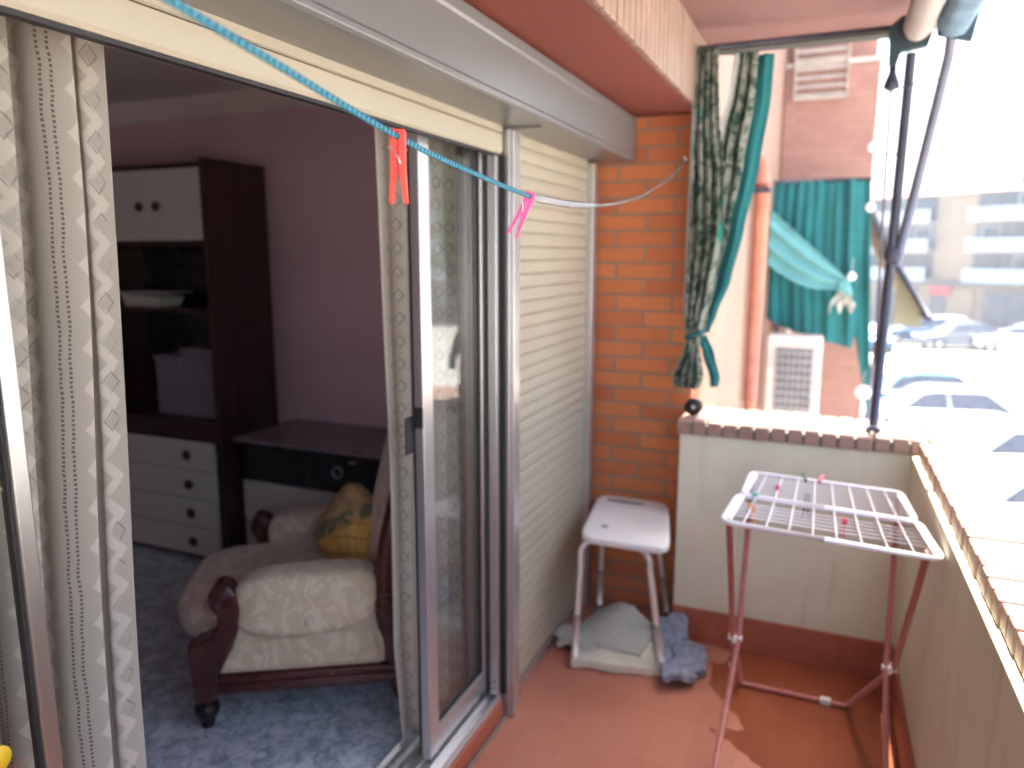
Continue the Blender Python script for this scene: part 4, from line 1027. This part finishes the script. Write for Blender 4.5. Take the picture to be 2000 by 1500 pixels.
def fkn(q):
    w_ = noise.noise(q * 14 + Vector((1, 4, 2)))
    q *= 1 + .45 * w_; q.z += .03 * noise.noise(q * 30); return q
MB().sell((.075, 6.72, 1.335), (.055, .045, .060), 2.2, 30, 20, fkn).build('knot', M['teal_cloth_light'], t)
def ftl(u, v):
    wd = .03 + .07 * v ** .6
    return (.065 + (u - .5) * 2 * wd + .01 * sin(v * 7), 6.72 + .018 * sin(u * 22 + v * 3), 1.31 - v * (.20 - .09 * abs(sin(u * 7.5))))
MB().grid(ftl, 40, 20).build('tail', M['grey_cloth'], t, solid=.004)
for p, r, nm in (((.125, 6.66, 1.425), .033, 'on the knot of the pale teal cloth'), ((.225, 6.80, 1.975), .036, 'at the upper corner of the teal drape'), ((.285, 6.80, .46), .06, 'low beside the brick parapet end'), ((.225, 7.42, 2.52), .04, 'on the edge of the pink upper parapet')):
    b = MB().lathe([(.002, -.004), (r, -.003), (r, .003), (.002, .004)], p, 'y', 24)  # added discs on strings, standing in for blurred glints of light
    t = thing('glint_disc', 'added white disc standing in for a glint ' + nm, 'disc', p, group='discs standing in for glints on the neighbouring balcony')
    b.build('disc', M['glint_white'], t)
    MB().tube([(p[0], p[1], p[2] + r), (p[0], p[1] + .01, p[2] + r + .12)], .002, 6).build('string', M['white_plastic'], t)
# neighbour's awning
t = thing('awning', 'khaki canvas awning sloping out from the neighbouring bay above the parked cars', 'awning', (.5, 8.5, 1.5))
q = MB(); a = Vector((.27, 0, 2.02)); b = Vector((.50, 0, 1.52)); c_ = Vector((.82, 0, 1.02))
q.prism([(.27, 2.02), (.52, 1.55), (.84, 1.02), (.83, 1.00), (.51, 1.53), (.26, 2.00)], 'y', 8.0, 11.2); q.build('canvas', M['khaki'], t)
MB().tube([(.265, 7.97, 2.02), (.50, 7.97, 1.55), (.83, 7.97, 1.02)], .030, 10).build('arm', M['gunmetal'], t)
MB().tube([(.835, 7.97, 1.01), (.835, 11.2, 1.01)], .035, 10).build('front_bar', M['gunmetal'], t)
q = MB(); q.prism([(.56, 1.40), (.80, 1.02), (.80, .90), (.56, .92)], 'y', 8.2, 8.21); q.build('side_flap', M['khaki'], t)
MB().tube([(.46, 7.97, 1.60), (.40, 7.97, .4), (.37, 7.97, -.6)], .03, 10).build('post', M['grey_metal'], t)

# ================================================================== STREET
def plane(x0, x1, y0, y1, z, name, mat):
    o = MB(); v = [o.bm.verts.new(p) for p in [(x0, y0, z), (x1, y0, z), (x1, y1, z), (x0, y1, z)]]; o.bm.faces.new(v)
    return o.build(name, mat)
tag(plane(-300, 500, -300, 600, GZ - .12, 'ground', M['pave']), kind='structure')
tag(B(2.6, 60, -60, 58, GZ - .115, GZ - .012).build('road', M['street']), kind='structure')
tag(B(-.5, 2.59, -60, 60, GZ - .115, GZ).build('pavement', M['pave'], bevel=.02), kind='structure')
mb = MB()
for k in range(14):
    mb.box(2.75, 7.2, 8 + k * 2.6, 8.12 + k * 2.6, GZ - .0115, GZ - .008)
tag(mb.build('road_markings', M['white_plastic']), kind='structure')

# cars
def make_car(paint, label, loc, rz, L=4.1, hgt=1.42, wid=1.72, hatch=True):
    t = thing('parked_car', label, 'car', loc, rz, group='cars parked below in the street')
    # lower body: loft of side profile across the width with tumblehome
    hh = L / 2
    low = [(-hh, .32), (-hh * .99, .62), (-hh * .90, .80), (-hh * .45, .92), (hh * .60, .94), (hh * .97, .90), (hh * 1.0, .60), (hh * .98, .30), (hh * .70, .20), (-hh * .70, .20)]
    mb = MB(); mb.prism(low, 'y', -wid / 2, wid / 2)
    for v in mb.bm.verts:
        f = abs(v.co.x) / hh
        v.co.y *= 1 - .12 * f ** 3
    body = mb.build('body', paint, t, local=True, bevel=.09, bseg=4, smooth=True)
    gl = [(-hh * .46, .92), (-hh * .16, hgt - .05), (hh * .0, hgt - .01), (hh * .55, hgt - .04), (hh * (.90 if hatch else .72), .94)]
    mb = MB(); mb.prism(gl, 'y', -wid * .43, wid * .43)
    for v in mb.bm.verts: v.co.y *= 1 - .20 * max(0, (v.co.z - .92)) / (hgt - .92)
    mb.build('cabin_windows', M['car_glass'], t, local=True, bevel=.05, bseg=3)
    rf = [(-hh * .17, hgt - .035), (hh * .0, hgt + .015), (hh * .45, hgt + .005), (hh * .58, hgt - .03), (hh * .50, hgt - .045), (-hh * .10, hgt - .045)]
    mb = MB(); mb.prism(rf, 'y', -wid * .36, wid * .36); mb.build('roof', paint, t, local=True, bevel=.02)
    for sg in (-1, 1):
        for (x0, z0, x1, z1) in ((-hh * .46, .93, -hh * .16, hgt - .03), (hh * .12, .93, hh * .10, hgt - .03), (hh * .86 if hatch else hh * .7, .94, hh * .55, hgt - .03)):
            MB().tube([(x0, sg * wid * .435, z0), (x1, sg * wid * .352, z1)], .035, 6).build('pillar', paint, t, local=True)
    for sx in (-1, 1):
        for sg in (-1, 1):
            wl = MB().lathe([(.10, -.10), (.28, -.10), (.31, -.06), (.31, .06), (.28, .10), (.10, .10)], (sx * hh * .62, sg * (wid / 2 - .08), .31), 'y', 20).build('wheel', M['tyre'], t, local=True)
            MB().lathe([(.02, -.015), (.19, -.01), (.19, .01), (.02, .015)], (sx * hh * .62, sg * (wid / 2 + .022), .31), 'y', 16).build('rim', M['steel'], wl, local=True)
        for sg in (-1, 1):
            MB().sell((sx * hh * .965, sg * wid * .34, .70), (.06, .17, .07), 3, 14, 8).build('headlight' if sx < 0 else 'tail_light', M['white_plastic'] if sx < 0 else M['red_sign'], t, local=True)
    return t
P_ = {k: car_paint('paint_' + k, c) for k, c in dict(white=(.75, .76, .78), silver=(.45, .48, .52), grey=(.12, .14, .17), blue=(.06, .12, .22), teal=(.08, .20, .24), red=(.3, .03, .03)).items()}
gz = GZ - .008
make_car(P_['teal'], 'blue green car parked nearest beyond the parapet corner, left of the white ones', (2.1 + .35, 26.6, gz + .008 if False else gz), radians(12), 4.2)
make_car(P_['silver'], 'silver car parked just in front of the blue green car', (2.75, 23.6, gz), radians(10), 4.2)
make_car(P_['white'], 'white car parked in the glare, the farther of the two beside the parapet', (3.9, 19.0, gz), radians(14), 4.2)
make_car(P_['white'], 'white car parked in the glare, the nearer of the two beside the parapet', (3.55, 15.4, gz), radians(14), 4.2)
make_car(P_['grey'], 'dark grey car in the far row below the beige building', (6.4, 47.0, gz), radians(20), 4.3)
make_car(P_['blue'], 'dark blue car in the far row, left of the dark grey one', (4.5, 49.0, gz), radians(15), 4.2)
make_car(P_['white'], 'white car behind the dark cars of the far row', (6.0, 51.2, gz), radians(5), 4.4)
make_car(P_['silver'], 'silver car at the right end of the far row', (9.3, 46.5, gz), radians(-12), 4.3)
make_car(P_['grey'], 'grey car behind the silver one at the right edge', (10.6, 50.0, gz), radians(0), 4.4)
make_car(P_['blue'], 'small dark car at the left end of the far row, beneath the khaki awning', (2.2, 45.0, gz), radians(90), 4.0)

# far building
t = FB = thing('apartment_building', 'pale three storey apartment block with balconies and grey shops across the street', 'building', (12, 60, GZ), radians(-34))
# local: front face along x at y=0 (facing -y); x=0 near px 1880
def fb(x0, x1, y0, y1, z0, z1, name, mat, par=None, bevel=0): return B(x0, x1, y0, y1, z0, z1).build(name, M[mat], par or FB, local=True, bevel=bevel)
FB.location = (7.6, 61.5, GZ)
fb(-14, 26, 0, 12, 0.02, 9.3, 'wall', 'bld_cream')
q = MB(); q.prism([(-.5, 9.3), (12.5, 9.3), (6, 10.2)], 'x', -14.3, 26.3); q.build('roof', M['roof_tile'], FB, local=True)
fb(2.0, 2.7, 4.0, 4.7, 9.7, 11.0, 'chimney', 'bld_cream')
fb(-14, 26, -.35, -.002, 2.95, 3.2, 'shop_canopy', 'bld_dark')
for k in range(10):
    x0 = -13.6 + k * 4.0
    sh = fb(x0, x0 + 3.3, -.12, -.003, .3, 2.7, 'shopfront', 'bld_shop' if k % 3 else 'bld_cream')
    fb(x0 + .3, x0 + 1.5, -.16, -.122, .4, 2.3, 'shop_window', 'bld_dark', sh)
fb(-1.3, .2, -.30, -.13, 2.2, 2.9, 'red_sign', 'red_sign')
for fl in range(3):
    z = 3.3 + fl * 2.05
    for x0, wdt in ((-13.5, 4.5), (-7.5, 6.2), (1.3, 8.0), (11.5, 6.0), (19, 6)):
        fb(x0 + .1, x0 + wdt - .1, -.06, -.003, z + .1, z + 1.8, 'recess_shade', 'bld_shop' if fl % 2 else 'bld_dark')  # flat dark panel on the wall, shade of a balcony recess as colour
        bal = fb(x0, x0 + wdt, -1.15, -.065, z - .1, z + .05, 'balcony', 'bld_white')
        fb(x0, x0 + wdt, -1.15, -1.08, z + .055, z + .85, 'parapet', 'bld_white', bal)
        for j in range(int(wdt // 2)):
            wn = fb(x0 + .5 + j * 2.1, x0 + 1.7 + j * 2.1, -.11, -.062, z + .12, z + 1.7, 'window', 'bld_white' if (j + fl) % 2 else 'bld_dark')
            fb(x0 + .6 + j * 2.1, x0 + 1.6 + j * 2.1, -.125, -.112, z + .25, z + 1.6, 'pane', 'bld_dark', wn)

# ================================================================== HAZE
hz = B(-310, 510, -310, 610, GZ - 1.2, 15.0)
m = bpy.data.materials.new('summer_haze'); m.use_nodes = True; n_ = m.node_tree; n_.nodes.remove(n_.nodes['Principled BSDF'])
pv = n_.nodes.new('ShaderNodeVolumePrincipled'); pv.inputs['Color'].default_value = (.86, .92, 1.0, 1); pv.inputs['Density'].default_value = HAZE
pv.inputs['Anisotropy'].default_value = .3
n_.links.new(pv.outputs[0], n_.nodes['Material Output'].inputs['Volume'])
tag(hz.build('haze', m), kind='stuff')
